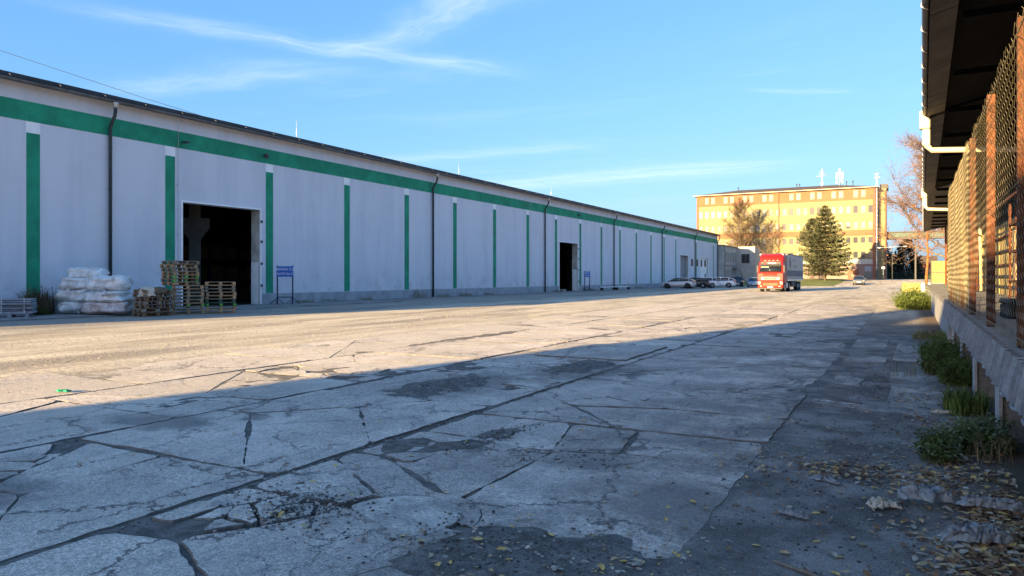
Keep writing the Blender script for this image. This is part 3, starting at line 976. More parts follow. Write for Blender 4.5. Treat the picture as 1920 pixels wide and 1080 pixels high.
# lightning rods, conductor lines, lamps
for y in (31.65, 49.5, 67, 138.0):
    MB().tube([(WX - 0.9, y, 9.4), (WX - 0.9, y, 10.9)], [0.02, 0.012], 5).obj('lightning_rod', MAT['steel'], wh, True)
for y in (22.95, 60.4, 78.6):
    mb = MB(); mb.tube([(WX + 0.05, y, 0.5), (WX + 0.05, y, 8.75), (WX + 0.25, y, 9.2)], 0.010, 4)
    for z in (1.2, 2.4, 3.6, 4.8, 6.0): mb.box(WX, WX + 0.06, y - 0.02, y + 0.02, z, z + 0.05)
    mb.obj('conductor', MAT['steel'], wh, True)
for y in (28.3, 71.6, 104.0):
    mb = MB(); mb.box(WX, WX + 0.22, y - 0.02, y + 0.02, 8.22, 8.26); mb.bbox(WX + 0.16, WX + 0.32, y - 0.11, y + 0.11, 8.08, 8.30, 0.02)
    mb.obj('wall_lamp', MAT['dgrey'], wh, True)
mb = MB(); mb.tube([(WX, 23.15, 8.1), (WX + 0.3, 23.2, 8.15)], 0.02, 5); mb.box(WX + 0.1, WX + 0.4, 23.1, 23.35, 8.08, 8.14); mb.obj('wall_bracket', MAT['dgrey'], wh, True)
# interior
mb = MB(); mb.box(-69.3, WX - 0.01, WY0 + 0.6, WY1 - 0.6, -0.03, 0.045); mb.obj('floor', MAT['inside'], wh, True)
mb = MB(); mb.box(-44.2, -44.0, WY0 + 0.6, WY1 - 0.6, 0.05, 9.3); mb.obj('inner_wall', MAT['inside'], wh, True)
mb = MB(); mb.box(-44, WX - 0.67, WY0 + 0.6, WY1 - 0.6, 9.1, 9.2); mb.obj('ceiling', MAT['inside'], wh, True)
mc = MB(); mc.box(-0.3, 0.3, -0.3, 0.3, 0.05, 6.2); mc.box(-0.22, 0.22, -0.22, 0.22, 6.2, 9.1)
mc.yprism([(-0.3, 3.6), (0.3, 3.6), (0.75, 4.2), (0.75, 4.75), (-0.75, 4.75), (-0.75, 4.2)], -0.29, 0.29)
me_col = mc.mesh('column', MAT['inconc'])
for y in (26.3, 32.5, 70.5, 76.7):
    put('column', me_col, wh, (-34.1 + 45, y - 60, 0), (0, 0, R(55)))
for y0 in (29.5, 74):
    rk = MB()
    for i in range(4):
        for j in (0, 1): rk.box(-41.0 + j, -40.9 + j, y0 + i * 2.4, y0 + 0.1 + i * 2.4, 0.05, 5.2)
    for z in (1.2, 2.6, 4.0): rk.box(-41.0, -39.9, y0, y0 + 7.3, z, z + 0.12)
    rk.obj('rack', MAT['navy'], wh, True)
    cr = MB(); rr = random.Random(4)
    for i in range(6):
        for z in (0.05, 1.32, 2.72): cr.box(-40.9, -40.0, y0 + 0.2 + i * 1.2, y0 + 1.1 + i * 1.2, z, z + rr.uniform(0.6, 1.1))
    cr.obj('stored_goods', MAT['card'], wh, True)


# ------------------------------------------------------------------ gate signs
def gate_sign(loc, rz, label):
    t = thing('gate_sign', label, 'sign', loc, rz, None)
    MB().bbox(-0.46, 0.46, -0.03, 0.0, 1.50, 2.08, 0.008).obj('sign_board', MAT['blue'], t)
    for s in (-1, 1):
        lg = MB(); lg.box(s * 0.42 - 0.03, s * 0.42 + 0.03, 0.004, 0.064, 0, 2.12); lg.obj('leg', MAT['navy'], t)
        br = MB(); br.tube([(s * 0.42, 0.03, 0.36), (s * 0.80, 0.03, 0.02)], 0.022, 5); br.tube([(s * 0.42, 0.03, 0.36), (s * 0.08, 0.03, 0.02)], 0.016, 5)
        br.tube([(s * 0.42, 0.03, 0.3), (s * 0.42, -0.35, 0.02)], 0.016, 5)
        br.obj('brace', MAT['navy'], t)
    MB().box(-0.388, 0.388, 0.01, 0.055, 0.36, 0.41).obj('crossbar', MAT['navy'], t)
    text('lettering', 'BRANA \u010d.3', 0.20, MAT['letters'], t, (0, -0.034, 1.91), (R(90), 0, 0))
    text('lettering', 'GATE No.3', 0.18, MAT['letters'], t, (0, -0.034, 1.66), (R(90), 0, 0))
    return t


gate_sign((-29.82, 28.72, 0.05), R(28), 'blue gate sign on navy legs beside the first open gate')
gate_sign((-29.95, 72.0, 0.04), R(74), 'blue gate sign on navy legs beside the second open gate')


# ------------------------------------------------------------------ pallets
def pallet_meshes(mat):
    b = MB().bbox(-0.6, 0.6, -0.0625, 0.0625, 0, 0.022, 0.003).mesh('board', mat)
    nb = MB().bbox(-0.6, 0.6, -0.046, 0.046, 0, 0.022, 0.003).mesh('narrow_board', mat)
    cb = MB().bbox(-0.0625, 0.0625, -0.4, 0.4, 0, 0.022, 0.003).mesh('cross_board', mat)
    bl = MB().bbox(-0.0625, 0.0625, -0.05, 0.05, 0, 0.078, 0.003).mesh('block', mat)
    return b, nb, cb, bl


PM = [pallet_meshes(m) for m in MAT['wood']]
GB = MB().bbox(-0.0627, 0.0627, -0.0502, 0.0502, 0, 0.078, 0.003).mesh('block', MAT['greenblock'])
PG = pallet_meshes(MAT['greysheet'])
prng = random.Random(5)


def pallet(loc, rz, kind, label, group, tilt=(0, 0), green=False):
    t = thing('pallet', label, 'pallet', loc, 0, group)
    t.rotation_euler = (tilt[0], tilt[1], rz)
    b, nb, cb, bl = PG if kind == 'grey' else PM[kind]
    miss = prng.randint(0, 4) if prng.random() < 0.2 else -1
    for i, y in enumerate((-0.3375, -0.17, 0, 0.17, 0.3375)):
        if i == miss: continue
        put('board', b if i in (0, 2, 4) else nb, t, (prng.uniform(-.008, .008), y, 0.122), (0, 0, prng.uniform(-.01, .01)))
    for x in (-0.5375, 0, 0.5375):
        put('cross_board', cb, t, (x, 0, 0.10))
        for y in (-0.35, 0, 0.35):
            put('block', GB if green and x > -9 and y < 0 else bl, t, (x, y, 0.022))
    for y in (-0.35, 0, 0.35):
        put('bottom_board', nb, t, (0, y, 0))
    return t


ORD = ['lowest', 'second from the bottom', 'third from the bottom', 'fourth from the bottom', 'fifth from the bottom', 'sixth from the bottom', 'seventh from the bottom', 'eighth from the bottom', 'ninth from the bottom', 'tenth from the bottom', 'eleventh from the bottom', 'twelfth from the bottom', 'thirteenth from the bottom', 'fourteenth from the bottom', 'fifteenth from the bottom']


def stack(x, y, z, n, rz, what, kinds, jit, group, lean=0.0, tilts=0.0, greens=(), x_top=None, rz_top=0.0):
    for i in range(n):
        kd = kinds[i % len(kinds)]
        ox, oy = prng.uniform(-jit, jit), prng.uniform(-jit, jit)
        rzi = rz
        if x_top and i >= x_top[0]: ox += x_top[1]; oy += x_top[2]; rzi = rz_top
        nm = ORD[i] if i < n - 1 else 'topmost'
        wood = 'grey' if kd == 'grey' else ('pale', 'greyed', 'brown', 'dark green')[kd]
        pallet((x + ox + lean * i, y + oy, z + i * 0.1465), rzi + prng.uniform(-1, 1) * jit * 1.2, kd, f'{wood} wooden pallet, {nm} in {what}', group,
               (prng.uniform(-tilts, tilts), prng.uniform(-tilts, tilts)), i in greens)


RZ = R(53)      # the stacks face the yard
stack(-26.36, 20.02, 0.02, 15, RZ, 'the tall stack by the open gate', (0, 1, 0, 0, 1, 0, 1, 0), 0.035, 'tall pallet stack', greens=(2, 9, 10), x_top=(8, -0.24, -0.22), rz_top=R(91))
stack(-25.72, 21.12, 0.02, 9, RZ, 'the low stack nearest the gate', (0, 0, 3, 3, 0, 0, 1, 1, 0), 0.04, 'low pallet stack', greens=(2,))
stack(-26.05, 18.25, 0.02, 7, R(84), 'the leaning stack beside the wrapped bales', (2, 1, 2, 1, 2, 1, 2), 0.06, 'leaning pallet stack', lean=-0.005, tilts=0.035)
# brown sheet and pale cloth draped on the leaning stack
mb = MB(); vs = []; n1 = 14
for j in range(n1 + 1):
    for i in range(n1 + 1):
        u, v_ = i / n1 - 0.5, j / n1 - 0.5
        ox, oy = u * 1.0, v_ * 1.0
        ed = max(0, abs(u) - 0.38, abs(v_) - 0.36)
        vs.append((ox, oy, 0.03 + 0.02 * nz(ox * 4, oy * 4) - ed * 1.6 + 0.03 * nz(ox * 9, oy * 9, 3)))
fs = [(j * (n1 + 1) + i, j * (n1 + 1) + i + 1, (j + 1) * (n1 + 1) + i + 1, (j + 1) * (n1 + 1) + i) for j in range(n1) for i in range(n1)]
mb.add(vs, fs, 0, True)
mb.add([(a, b, c - 0.012) for a, b, c in vs], [f[::-1] for f in fs], 0, True)
o = mb.obj('cardboard_sheet', MAT['card']); o.location = (-26.08, 18.2, 1.09); o.rotation_euler = (0.02, -0.04, R(30))
tag(o, 'sagging brown cardboard sheet laid over the leaning pallets', 'cardboard')
mb = MB(); vs = [(a * 0.62, b * 0.5 - 0.36, c + 0.03 - 0.02 * abs(math.sin(a * 9)) - (0.10 if b < -0.25 else 0.0) * 1.0) for a, b, c in vs]
mb.add(vs, fs, 0, True); mb.add([(a, b, c - 0.01) for a, b, c in vs], [f[::-1] for f in fs], 0, True)
o = mb.obj('cream_cloth', MAT['cream']); o.location = (-26.12, 18.15, 1.10); o.rotation_euler = (0.02, -0.04, R(38))
tag(o, 'cream rag hanging over the edge of the brown sheet', 'cloth')
# grey boards piled on a pallet at the left edge
pallet((-29.0, 14.55, 0.05), RZ, 'grey', 'pale grey pallet under the pile of grey boards by the warehouse wall', None)
zc = 0.2
for i in range(7):
    h = (0.08, 0.05, 0.07, 0.05, 0.08, 0.05, 0.05)[i]
    o = MB().bbox(-0.72, 0.72, -0.45, 0.45, 0, h, 0.008).obj('grey_board', MAT['greysheet'])
    o.location = (-29.0 + prng.uniform(-.05, .05), 14.55 + prng.uniform(-.04, .04), zc); o.rotation_euler = (0, 0, RZ + prng.uniform(-.05, .05))
    tag(o, f'grey board, {ORD[i] if i < 6 else "topmost"} in the pile left of the dry bush', 'board', 'pile of grey boards')
    zc += h + 0.018
for x_, wd_ in ((-0.25, 'left'), (0.45, 'right')):
    o = MB().box(x_, x_ + 0.03, -0.47, -0.455, 0, 0.58).obj('strap', MAT['steel']); o.location = (-29.0, 14.55, 0.2); o.rotation_euler = (0, 0, RZ)
    tag(o, f'{wd_} pale strap running down the pile of grey boards', 'strap', 'straps on the grey boards')


# wrapped bales
def bale(loc, sx, sy, sz, rz, mat, label, group, seed):
    mb = MB(); n, m = 44, 22; rings = []
    for j in range(m + 1):
        ph = -math.pi / 2 + math.pi * j / m
        ring = []
        for i in range(n):
            th = 2 * math.pi * i / n
            e = 0.45
            def pw(v, p): return math.copysign(abs(v) ** p, v)
            x = pw(math.cos(ph), e) * pw(math.cos(th), e); y = pw(math.cos(ph), e) * pw(math.sin(th), e); z = pw(math.sin(ph), 0.62)
            pinch = 0.10 * math.exp(-((math.sin(th * 0.5 + seed) - .2) * 6) ** 2) + 0.09 * math.exp(-((x - .25 * math.sin(seed * 5)) * 5) ** 2)
            d = 1 - pinch + 0.26 * nz(x * 1.5 + seed, y * 1.5, z * 1.5) + 0.09 * nz(x * 4 + seed, y * 4, z * 4) + 0.03 * nz(x * 10 + seed, y * 10, z * 7)
            ring.append((x * sx / 2 * d, y * sy / 2 * d, sz / 2 + z * sz / 2 * (1 + 0.22 * nz(x * 1.7, y * 1.7 + seed, 1) + .08 * nz(x * 6, y * 6, seed)) * (1 - pinch * 1.6)))
        rings.append(ring)
    mb.loft(rings, 0, True)
    o = mb.obj('wrapped_bale', mat); o.location = loc; o.rotation_euler = (0, 0, rz)
    tag(o, label, 'bale', group)
    fl = MB(); rr = random.Random(seed)               # loose ends of film
    for k in range(7):
        a = rr.uniform(0, 6.28); z = rr.uniform(0.2, 1.0) * sz
        px, py = math.cos(a) * sx * 0.44, math.sin(a) * sy * 0.44
        q = [(px, py, z), (px + rr.uniform(-.2, .2), py + rr.uniform(-.2, .2), z + rr.uniform(-.05, .16)), (px * 1.2 + rr.uniform(-.1, .1), py * 1.2, z + rr.uniform(-.2, .1)), (px * 1.1, py * 1.12, z - 0.1)]
        fl.add(q, [(0, 1, 2), (0, 2, 3)])
    fl.obj('film_flap', mat, o)
    return o


g1, g2 = 'rear pile of wrapped bales', 'front pile of wrapped bales'
bale((-29.7, 17.45, 0.05), 1.55, 1.1, 0.52, R(37), MAT['film'], 'film wrapped bale, lowest in the taller rear pile', g1, 1)
bale((-29.65, 17.40, 0.50), 1.50, 1.1, 0.55, R(20), MAT['film'], 'film wrapped bale, second from the bottom of the rear pile', g1, 2)
bale((-29.6, 17.5, 1.00), 1.55, 1.1, 0.55, R(42), MAT['film'], 'film wrapped bale, third from the bottom of the rear pile', g1, 3)
bale((-29.4, 17.65, 1.44), 1.30, 0.9, 0.50, R(33), MAT['film'], 'bright film wrapped bale on top of the rear pile', g1, 4)
bale((-27.90, 17.60, 0.05), 1.75, 1.3, 0.56, R(30), MAT['filmpink'], 'pinkish film wrapped bale at the bottom of the front pile', g2, 5)
bale((-27.90, 17.60, 0.50), 1.65, 1.25, 0.50, R(22), MAT['film'], 'white film wrapped bale in the middle of the front pile', g2, 6)
bale((-27.95, 17.65, 0.95), 1.45, 1.10, 0.66, R(40), MAT['film'], 'white film wrapped bale on top of the front pile', g2, 7)


# ------------------------------------------------------------------ right side: dock, fence, shed
KX = 0.0113


def DX(y): return 0.67 + KX * y       # front face of the dock


dock = thing('loading_dock', 'raised concrete loading dock with fin walls along the yard', 'loading dock', (1.5, 20, 0))
mb = MB(); ysd = [2.0, 5, 8, 11, 14, 17, 20, 30, 45, 60, 66]
for a, b in zip(ysd[:-1], ysd[1:]):
    mb.add([(DX(a), a, 0.84), (DX(b), b, 0.84), (6, b, 0.84), (6, a, 0.84), (DX(a), a, 0.97), (DX(b), b, 0.97), (6, b, 0.97), (6, a, 0.97)],
           [(0, 3, 2, 1), (4, 7, 6, 5)[::-1], (0, 1, 5, 4)[::-1], (2, 3, 7, 6)[::-1]] + ([(0, 4, 7, 3)] if a == 2.0 else []) + ([(1, 2, 6, 5)] if b == 66 else []))
mb.obj('dock_slab', MAT['conc'], dock, True)
for y in (4.9, 7.9, 10.95, 13.95, 16.95):
    x = DX(y)
    MB().box(x + 0.03, 5.5, y, y + 0.28, -0.1, 0.838).obj('fin_wall', MAT['conc'], dock, True)
    MB().box(x, x + 0.028, y - 0.03, y + 0.30, -0.1, 0.838).obj('fin_face', MAT['litconc'], dock, True)
mb = MB(); mb.add([(DX(19.2), 19.2, -0.1), (DX(66), 66, -0.1), (DX(66), 66, 0.838), (DX(19.2), 19.2, 0.838)], [(0, 1, 2, 3)[::-1]])
mb.add([(DX(19.2) + .3, 19.2, -0.1), (DX(66) + .3, 66, -0.1), (DX(66) + .3, 66, 0.838), (DX(19.2) + .3, 19.2, 0.838)], [(0, 1, 2, 3)])
mb.add([(DX(19.2), 19.2, -0.1), (DX(19.2) + 4, 19.2, -0.1), (DX(19.2) + 4, 19.2, 0.838), (DX(19.2), 19.2, 0.838)], [(0, 1, 2, 3)])
mb.obj('dock_wall', MAT['litconc'], dock, True)
MB().box(2.2, 2.4, 2.1, 19.1, -0.1, 0.838).obj('recess_wall', MAT['conc'], dock, True)

fence = thing('chain_link_fence', 'tall sagging chain link fence on rusty posts along the dock', 'fence', (0.75, 12, 0.97))
posts = [7.08, 9.95, 12.95, 15.95, 18.6, 20.6]
for y in [3.5] + posts:
    x = DX(y) + 0.06
    m1 = MB(); m1.bbox(x, x + 0.085, y, y + 0.085, 0.975, 3.66, 0.008); m1.obj('post', MAT['rust'], fence, True)
PITCH = 0.15


def chain_panel(y0, y1):
    mb = MB(); z0, z1 = 1.02, 3.60
    pit = PITCH if y1 < 14 else 0.085
    n = int((y1 - y0) / pit); hz = 0.050
    for i in range(n):
        yb = y0 + (i + 0.5) * (y1 - y0) / n
        pts = []
        rows = int((z1 - z0) / hz) + prng.randint(0, 1)
        for r_ in range(rows + 1):
            z = z0 + r_ * hz
            y = yb + (pit * 0.53 if (r_ % 2) else -pit * 0.53)
            sag = 0.014 * nz(y * 0.7, z * 0.5, 8)
            low = max(0, 1.35 - z)
            x = DX(y) + 0.045 + (0.003 if (r_ % 2) else -0.003) + sag - low * 0.10 * max(0, nz(y * 1.2, 2.0)) * 3
            pts.append((x, y, z + 0.04 * nz(y * 0.7, 5) * (z - z0)))
        if rows % 2: pts[-1] = (pts[-1][0], pts[-1][1], pts[-1][2] + 0.03)
        mb.tube(pts, 0.0023, 3, 0, False, False)
    return mb


pv = [3.5] + posts
for a, b in zip(pv[:-1], pv[1:]):
    o = chain_panel(a + 0.03, b).obj('chain_mesh', MAT['mesh'], fence, True); o['kind'] = 'stuff'
for z in (3.50, 2.3, 1.06):
    mb = MB(); mb.tube([(DX(y) + 0.05, y, z + 0.01 * nz(y, z)) for y in frange(3.5, 20.7, 0.6) + [20.7]], 0.005, 4); mb.obj('tension_wire', MAT['mesh'], fence, True)
# corrugated strip at the foot
vs = []; ysx = frange(3.5, 19.0, 0.05) + [19.0]
for i, y in enumerate(ysx):
    ph = (i % 4); off = (0, 0.055, 0.055, 0)[ph]
    rag = 0.02 * nz(y * 5, 1) + 0.012 * nz(y * 15, 4)
    tilt = 0.05 + 0.03 * nz(y * 0.8, 11)
    vs.append((DX(y) - 0.012 - off - tilt, y, 0.70 + rag)); vs.append((DX(y) - 0.004 - off, y, 0.985 + 0.01 * nz(y * 2, 2)))
mb = MB(); mb.add(vs, [(2 * i, 2 * i + 1, 2 * i + 3, 2 * i + 2) for i in range(len(ysx) - 1)])
mb.add([(x + 0.003, y, z) for x, y, z in vs], [(2 * i, 2 * i + 2, 2 * i + 3, 2 * i + 1) for i in range(len(ysx) - 1)])
mb.tube([(vs[2 * i][0] - 0.002, vs[2 * i][1], vs[2 * i][2]) for i in range(0, len(ysx), 3)], [0.011 + 0.007 * nz(i * 0.9, 3) for i in range(0, len(ysx), 3)], 5)
mb.obj('corrugated_strip', MAT['corr'], fence, True)

# shed with an overhanging roof
shed = thing('storage_shed', 'open sided storage shed with shade-black overhanging eaves above the fence', 'shed', (3, 30, 0.97))


def EX(y): return 0.055 + 0.0205 * y


ZE = 5.0
for a, b, dz_, soff in ((3.0, 17.9, 0.0, 'tar'), (17.93, 33.4, -0.05, 'tar'), (33.43, 63.5, 0.0, 'eave')):
    xa, xb = EX(a), EX(b); z = ZE + dz_
    mb = MB()
    sl = math.tan(R(14))
    mb.add([(xa, a, z + 0.06), (xb, b, z + 0.06), (7.5, b, z + 0.06 + (7.5 - xb) * sl), (7.5, a, z + 0.06 + (7.5 - xa) * sl),
            (xa, a, z + 0.12), (xb, b, z + 0.12), (7.5, b, z + 0.12 + (7.5 - xb) * sl), (7.5, a, z + 0.12 + (7.5 - xa) * sl)],
           [(0, 3, 2, 1), (4, 5, 6, 7), (0, 1, 5, 4), (2, 3, 7, 6), (0, 4, 7, 3), (1, 2, 6, 5)])
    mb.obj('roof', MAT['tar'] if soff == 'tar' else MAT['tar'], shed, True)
    # eave boards, a metre each
    y = a; i = 0
    wdt = 0.34 if soff == 'tar' else 1.3
    while y < b - 0.2:
        y2 = min(b, y + 1.0)
        x1, x2 = EX(y), EX(y2)
        zz0 = z + prng.uniform(-0.006, 0.006)
        m1 = MB()
        s_ = sl * wdt
        m1.add([(x1 + .02, y + .008, zz0), (x2 + .02, y2 - .008, zz0), (x2 + wdt, y2 - .008, zz0 + s_), (x1 + wdt, y + .008, zz0 + s_),
                (x1 + .02, y + .008, zz0 + .035), (x2 + .02, y2 - .008, zz0 + .035), (x2 + wdt, y2 - .008, zz0 + s_ + .035), (x1 + wdt, y + .008, zz0 + s_ + .035)],
               [(0, 3, 2, 1), (4, 5, 6, 7), (0, 1, 5, 4), (2, 3, 7, 6), (0, 4, 7, 3), (1, 2, 6, 5)])
        m1.obj('eave_board', MAT['eave'], shed, True)
        y = y2; i += 1
    # edge trim and gutter with clips
    mb = MB(); mb.tube([(EX(y) - 0.03, y, z + 0.06 + 0.01 * nz(y, 3)) for y in frange(a, b, 1.0) + [b]], 0.045, 8); mb.obj('gutter', MAT['gutter'], shed, True)
    mb = MB()
    for y in frange(a + 0.5, b, 1.0): mb.tube([(EX(y) - 0.07, y, z + 0.12), (EX(y) - 0.08, y, z + 0.04), (EX(y), y, z - 0.01)], 0.010, 4)
    mb.obj('gutter_clip', MAT['steel'], shed, True)
for y, z in ((17.95, 5.0), (33.5, 5.0)):
    x = EX(y)
    mb = MB(); mb.bbox(x - 0.13, x + 0.07, y - 0.11, y + 0.11, z - 0.26, z + 0.13, 0.02); mb.bbox(x - 0.07, x + 0.07, y - 0.07, y + 0.07, z - 0.62, z - 0.262, 0.015)
    mb.tube([(x, y, z - 0.60), (x + 0.10, y, z - 0.72), (x + 1.25, y, z - 0.80), (2.55, y, z - 0.85), (2.62, y, z - 1.0), (2.62, y, 1.0)], 0.062, 8)
    mb.obj('downpipe', MAT['creampipe'], shed, True)
# the wall under the roof: boards between rusty columns with dark rails
yb = 3.0; i = 0
me_y = MB().bbox(0, 0.05, 0.006, 0.594, 0.975, 3.3, 0.006).mesh('wall_board', MAT['yellow'])
while yb < 63:
    xx = 2.85
    o = put('wall_board', me_y, shed, (xx - 3 + prng.uniform(-.012, .012), yb - 30, -0.97)); yb += 0.6
MB().box(2.86, 2.95, 3, 63.2, 3.31, 6.4).obj('upper_wall', MAT['tar'], shed, True)  # roof shade on the upper wall painted in as black
for z in (1.22, 1.55, 1.9, 2.35, 2.8):
    MB().box(2.76, 2.82, 3, 63, z, z + 0.055).obj('rail', MAT['dgrey'] if z not in (1.9, 2.8) else MAT['rust'], shed, True)
yc = 4.4
while yc < 63:
    MB().bbox(2.58, 2.70, yc, yc + 0.12, 0.975, 5.45, 0.01).obj('column', MAT['rust'], shed, True); yc += 6.2
for y in frange(5, 62, 3.1):
    m1 = MB(); m1.box(EX(y) + 0.40, 2.57, y - 0.03, y + 0.03, ZE + 0.0, ZE + 0.10); m1.obj('roof_beam', MAT['tar'], shed, True)
MB().box(2.2, 2.25, 3, 40, 3.42, 3.47).obj('tie_rail', MAT['rust'], shed, True)

# things on the dock
t = thing('tool_box', 'black box with a pale latch lying on the dock behind the fence', 'box', (1.55, 12.2, 0.975), R(12))
MB().bbox(-0.32, 0.32, -0.2, 0.2, 0, 0.2, 0.02).obj('box_body', MAT['black'], t); MB().bbox(-0.33, 0.33, -0.21, 0.21, 0.202, 0.27, 0.02).obj('lid', MAT['black'], t)
MB().box(-0.04, 0.04, -0.24, -0.212, 0.12, 0.26).obj('latch', MAT['letters'], t)
mb = MB(); rngs = []
for j in range(9):
    z = j / 8 * 1.7
    rngs.append([(0.10 * math.cos(a) * (1 + .3 * nz(a, z * 2)), 0.22 * math.sin(a) * (1 + .3 * nz(a, z * 2, 4)), z) for a in [2 * math.pi * k / 10 for k in range(10)]])
mb.loft(rngs); o = mb.obj('blue_tarp', MAT['bluetarp']); o.location = (2.35, 33.0, 0.975); tag(o, 'bundle of dark blue tarp standing on the dock by the wall', 'tarp')
# rusty rack with boxes further along
t = thing('storage_rack', 'rusty steel rack holding tan boxes behind the fence', 'rack', (2.05, 17.0, 0.975))
for y in (0, 2.4):
    for x in (0, 0.45): MB().box(x, x + 0.05, y, y + 0.05, 0, 2.2).obj('upright', MAT['rust'], t)
for z in (0.45, 1.1, 1.7): MB().box(-0.01, 0.51, 0.052, 2.398, z, z + 0.05).obj('shelf', MAT['rust'], t)
for z, ys_ in ((0.502, (0.3, 0.9, 1.7)), (1.152, (0.2, 1.3, 1.9))):
    for q_, y in enumerate(ys_):
        o = MB().bbox(0, 0.40, 0, 0.45, 0, prng.uniform(.3, .45), 0.01).obj('tan_box', MAT['wood'][0]); o.location = (2.1, 17 + y, 0.975 + z)
        tag(o, f'tan box on the {"lower" if z < 1 else "middle"} shelf of the rusty rack, {("nearest", "middle", "farthest")[q_]} of three', 'box', 'tan boxes on the rusty rack')
# yellow panel, posts, blocks at the far end of the dock
t = thing('yellow_barrier', 'yellow panel in a dark frame at the far end of the dock', 'barrier', (1.75, 62.0, 0.97))
MB().box(0.06, 1.9, 0, 0.05, 0.1, 1.75).obj('panel', MAT['yellowblock'], t)
for x in (0, 1.0): MB().box(x, x + 0.06, -0.03, 0.08, 0, 1.85).obj('frame_post', MAT['dgrey'], t)
MB().box(0.061, 1.9, -0.03, -0.005, 0.85, 0.92).obj('frame_rail', MAT['dgrey'], t)
t = thing('yellow_block', 'yellow painted concrete block with a pale end before the dock', 'concrete block', (0.62, 83.5, 0), R(3))
MB().bbox(-0.82, 0.82, -0.5, 0.5, 0, 0.95, 0.04).obj('block_body', MAT['yellowblock'], t)
t2 = MB().bbox(-0.45, 0.45, -0.5, 0.5, 0, 0.92, 0.1).obj('white_block', MAT['white']); t2.location = (1.95, 83.6, 0)
tag(t2, 'rounded white block standing beside the yellow block', 'concrete block')

# ------------------------------------------------------------------ building behind the camera (its shade lies over the near yard)
dep = thing('depot', 'grey depot block with a stair tower behind the viewer', 'building', (-6, -33, 0))
MB().box(-16.2, -12.2, -40, -30, 0, 11.0).obj('wall', MAT['depot'], dep, True)
MB().box(-12.19, 9, -40, -30, 0, 9.62).obj('wall', MAT['depot'], dep, True)
MB().box(-17.85, -16.21, -35, -30, 0, 13.55).obj('stair_tower', MAT['depot'], dep, True)
me = MB(); me.box(0, 1.2, 0, 0.05, 0, 1.2, 0); me.box(0.08, 1.12, 0.05, 0.06, 0.08, 1.12, 1); me_dw = me.mesh('window', [MAT['frame'], MAT['pane']])
for x in (-5.5, -3, -0.5, 2, 4.5, 7):
    for z in (1.2, 3.9): put('window', me_dw, dep, (x + 6, -30 + 33, z))


# ------------------------------------------------------------------ office building
OB = 170.0
OX0, OX1 = -42.9, -5.35
EZ = 20.45
ob = thing('office_building', 'tall yellow office block with orange bands and rows of windows', 'office building', (-24, OB, 0.9))
OD = 14.0
# walls cut into horizontal bands; windows let in as real openings with depth
GRIDX = [OX1 - 0.85 - i * (OX1 - OX0 - 1.7) / 25 for i in range(26)]
ROWS = [(18.55, 20.05, [1, 2, 4, 5, 7, 8, 10, 11, 14, 15, 17, 18, 20, 21, 23, 24], 'org'), (15.15, 16.75, range(26), 'yel'), (11.85, 13.35, range(26), 'yel'), (8.75, 10.05, range(26), 'yel'), (5.55, 6.95, range(26), 'yel')]
WWD = 0.47


def wall_row(z0, z1, w0, w1, cols, mat):
    """a strip of wall with openings"""
    mb = MB(); y0, y1 = OB, OB + 0.3
    if w0 > z0: mb.box(OX0, OX1, y0, y1, z0, w0)
    if z1 > w1: mb.box(OX0, OX1, y0, y1, w1, z1)
    xsr = sorted(GRIDX[c] for c in cols); xc = OX0
    for x in xsr:
        mb.box(xc, x - WWD, y0, y1, w0, w1); xc = x + WWD
    mb.box(xc, OX1, y0, y1, w0, w1)
    mb.obj('wall', MAT[mat], ob, True)


bands = [(17.9, EZ), (14.0, 17.9), (11.55, 14.0), (8.2, 10.3), (5.3, 8.2)]
for (w0, w1, cols, mt), (z0, z1) in zip(ROWS, bands):
    wall_row(z0, z1, w0, w1, list(cols), mt)
MB().box(OX0, OX1, OB - 0.02, OB + 0.3, 10.3, 11.55).obj('orange_band', MAT['org'], ob, True)
MB().box(OX0, OX1, OB, OB + 0.3, 4.1, 5.3).obj('grey_band', MAT['pale'], ob, True)
MB().box(OX0, OX1, OB - 0.03, OB + 0.3, 0.3, 4.1).obj('pink_base', MAT['pink'], ob, True)
mb = MB(); mb.box(OX0, OX1, OB + OD - 0.3, OB + OD, 0.3, EZ); mb.box(OX0, OX0 + 0.3, OB + 0.3, OB + OD - 0.3, 0.3, EZ); mb.box(OX1 - 0.3, OX1, OB + 0.3, OB + OD - 0.3, 0.3, EZ)
mb.obj('side_wall', MAT['tan'], ob, True)
MB().box(OX0 + .31, OX1 - .31, OB + 1.2, OB + 1.4, 0.4, EZ - 0.1).obj('inner_wall', MAT['pale'], ob, True)


def win_mesh(h):
    mb = MB(); fw = 0.07; W_ = WWD
    mb.box(-W_ + .003, -W_ + fw, 0.10, 0.18, .003, h - .003); mb.box(W_ - fw, W_ - .003, 0.10, 0.18, .003, h - .003)
    mb.box(-W_ + fw, W_ - fw, 0.10, 0.18, .003, fw); mb.box(-W_ + fw, W_ - fw, 0.10, 0.18, h - fw, h - .003)
    mb.box(-W_ - .05, W_ + .05, -0.07, -0.003, -0.07, -0.01)
    return mb.mesh('window', MAT['frame'])


def pane_mesh(h, mat):
    return MB().box(-WWD + .071, WWD - .071, 0.13, 0.15, 0.071, h - .071).mesh('pane', mat)


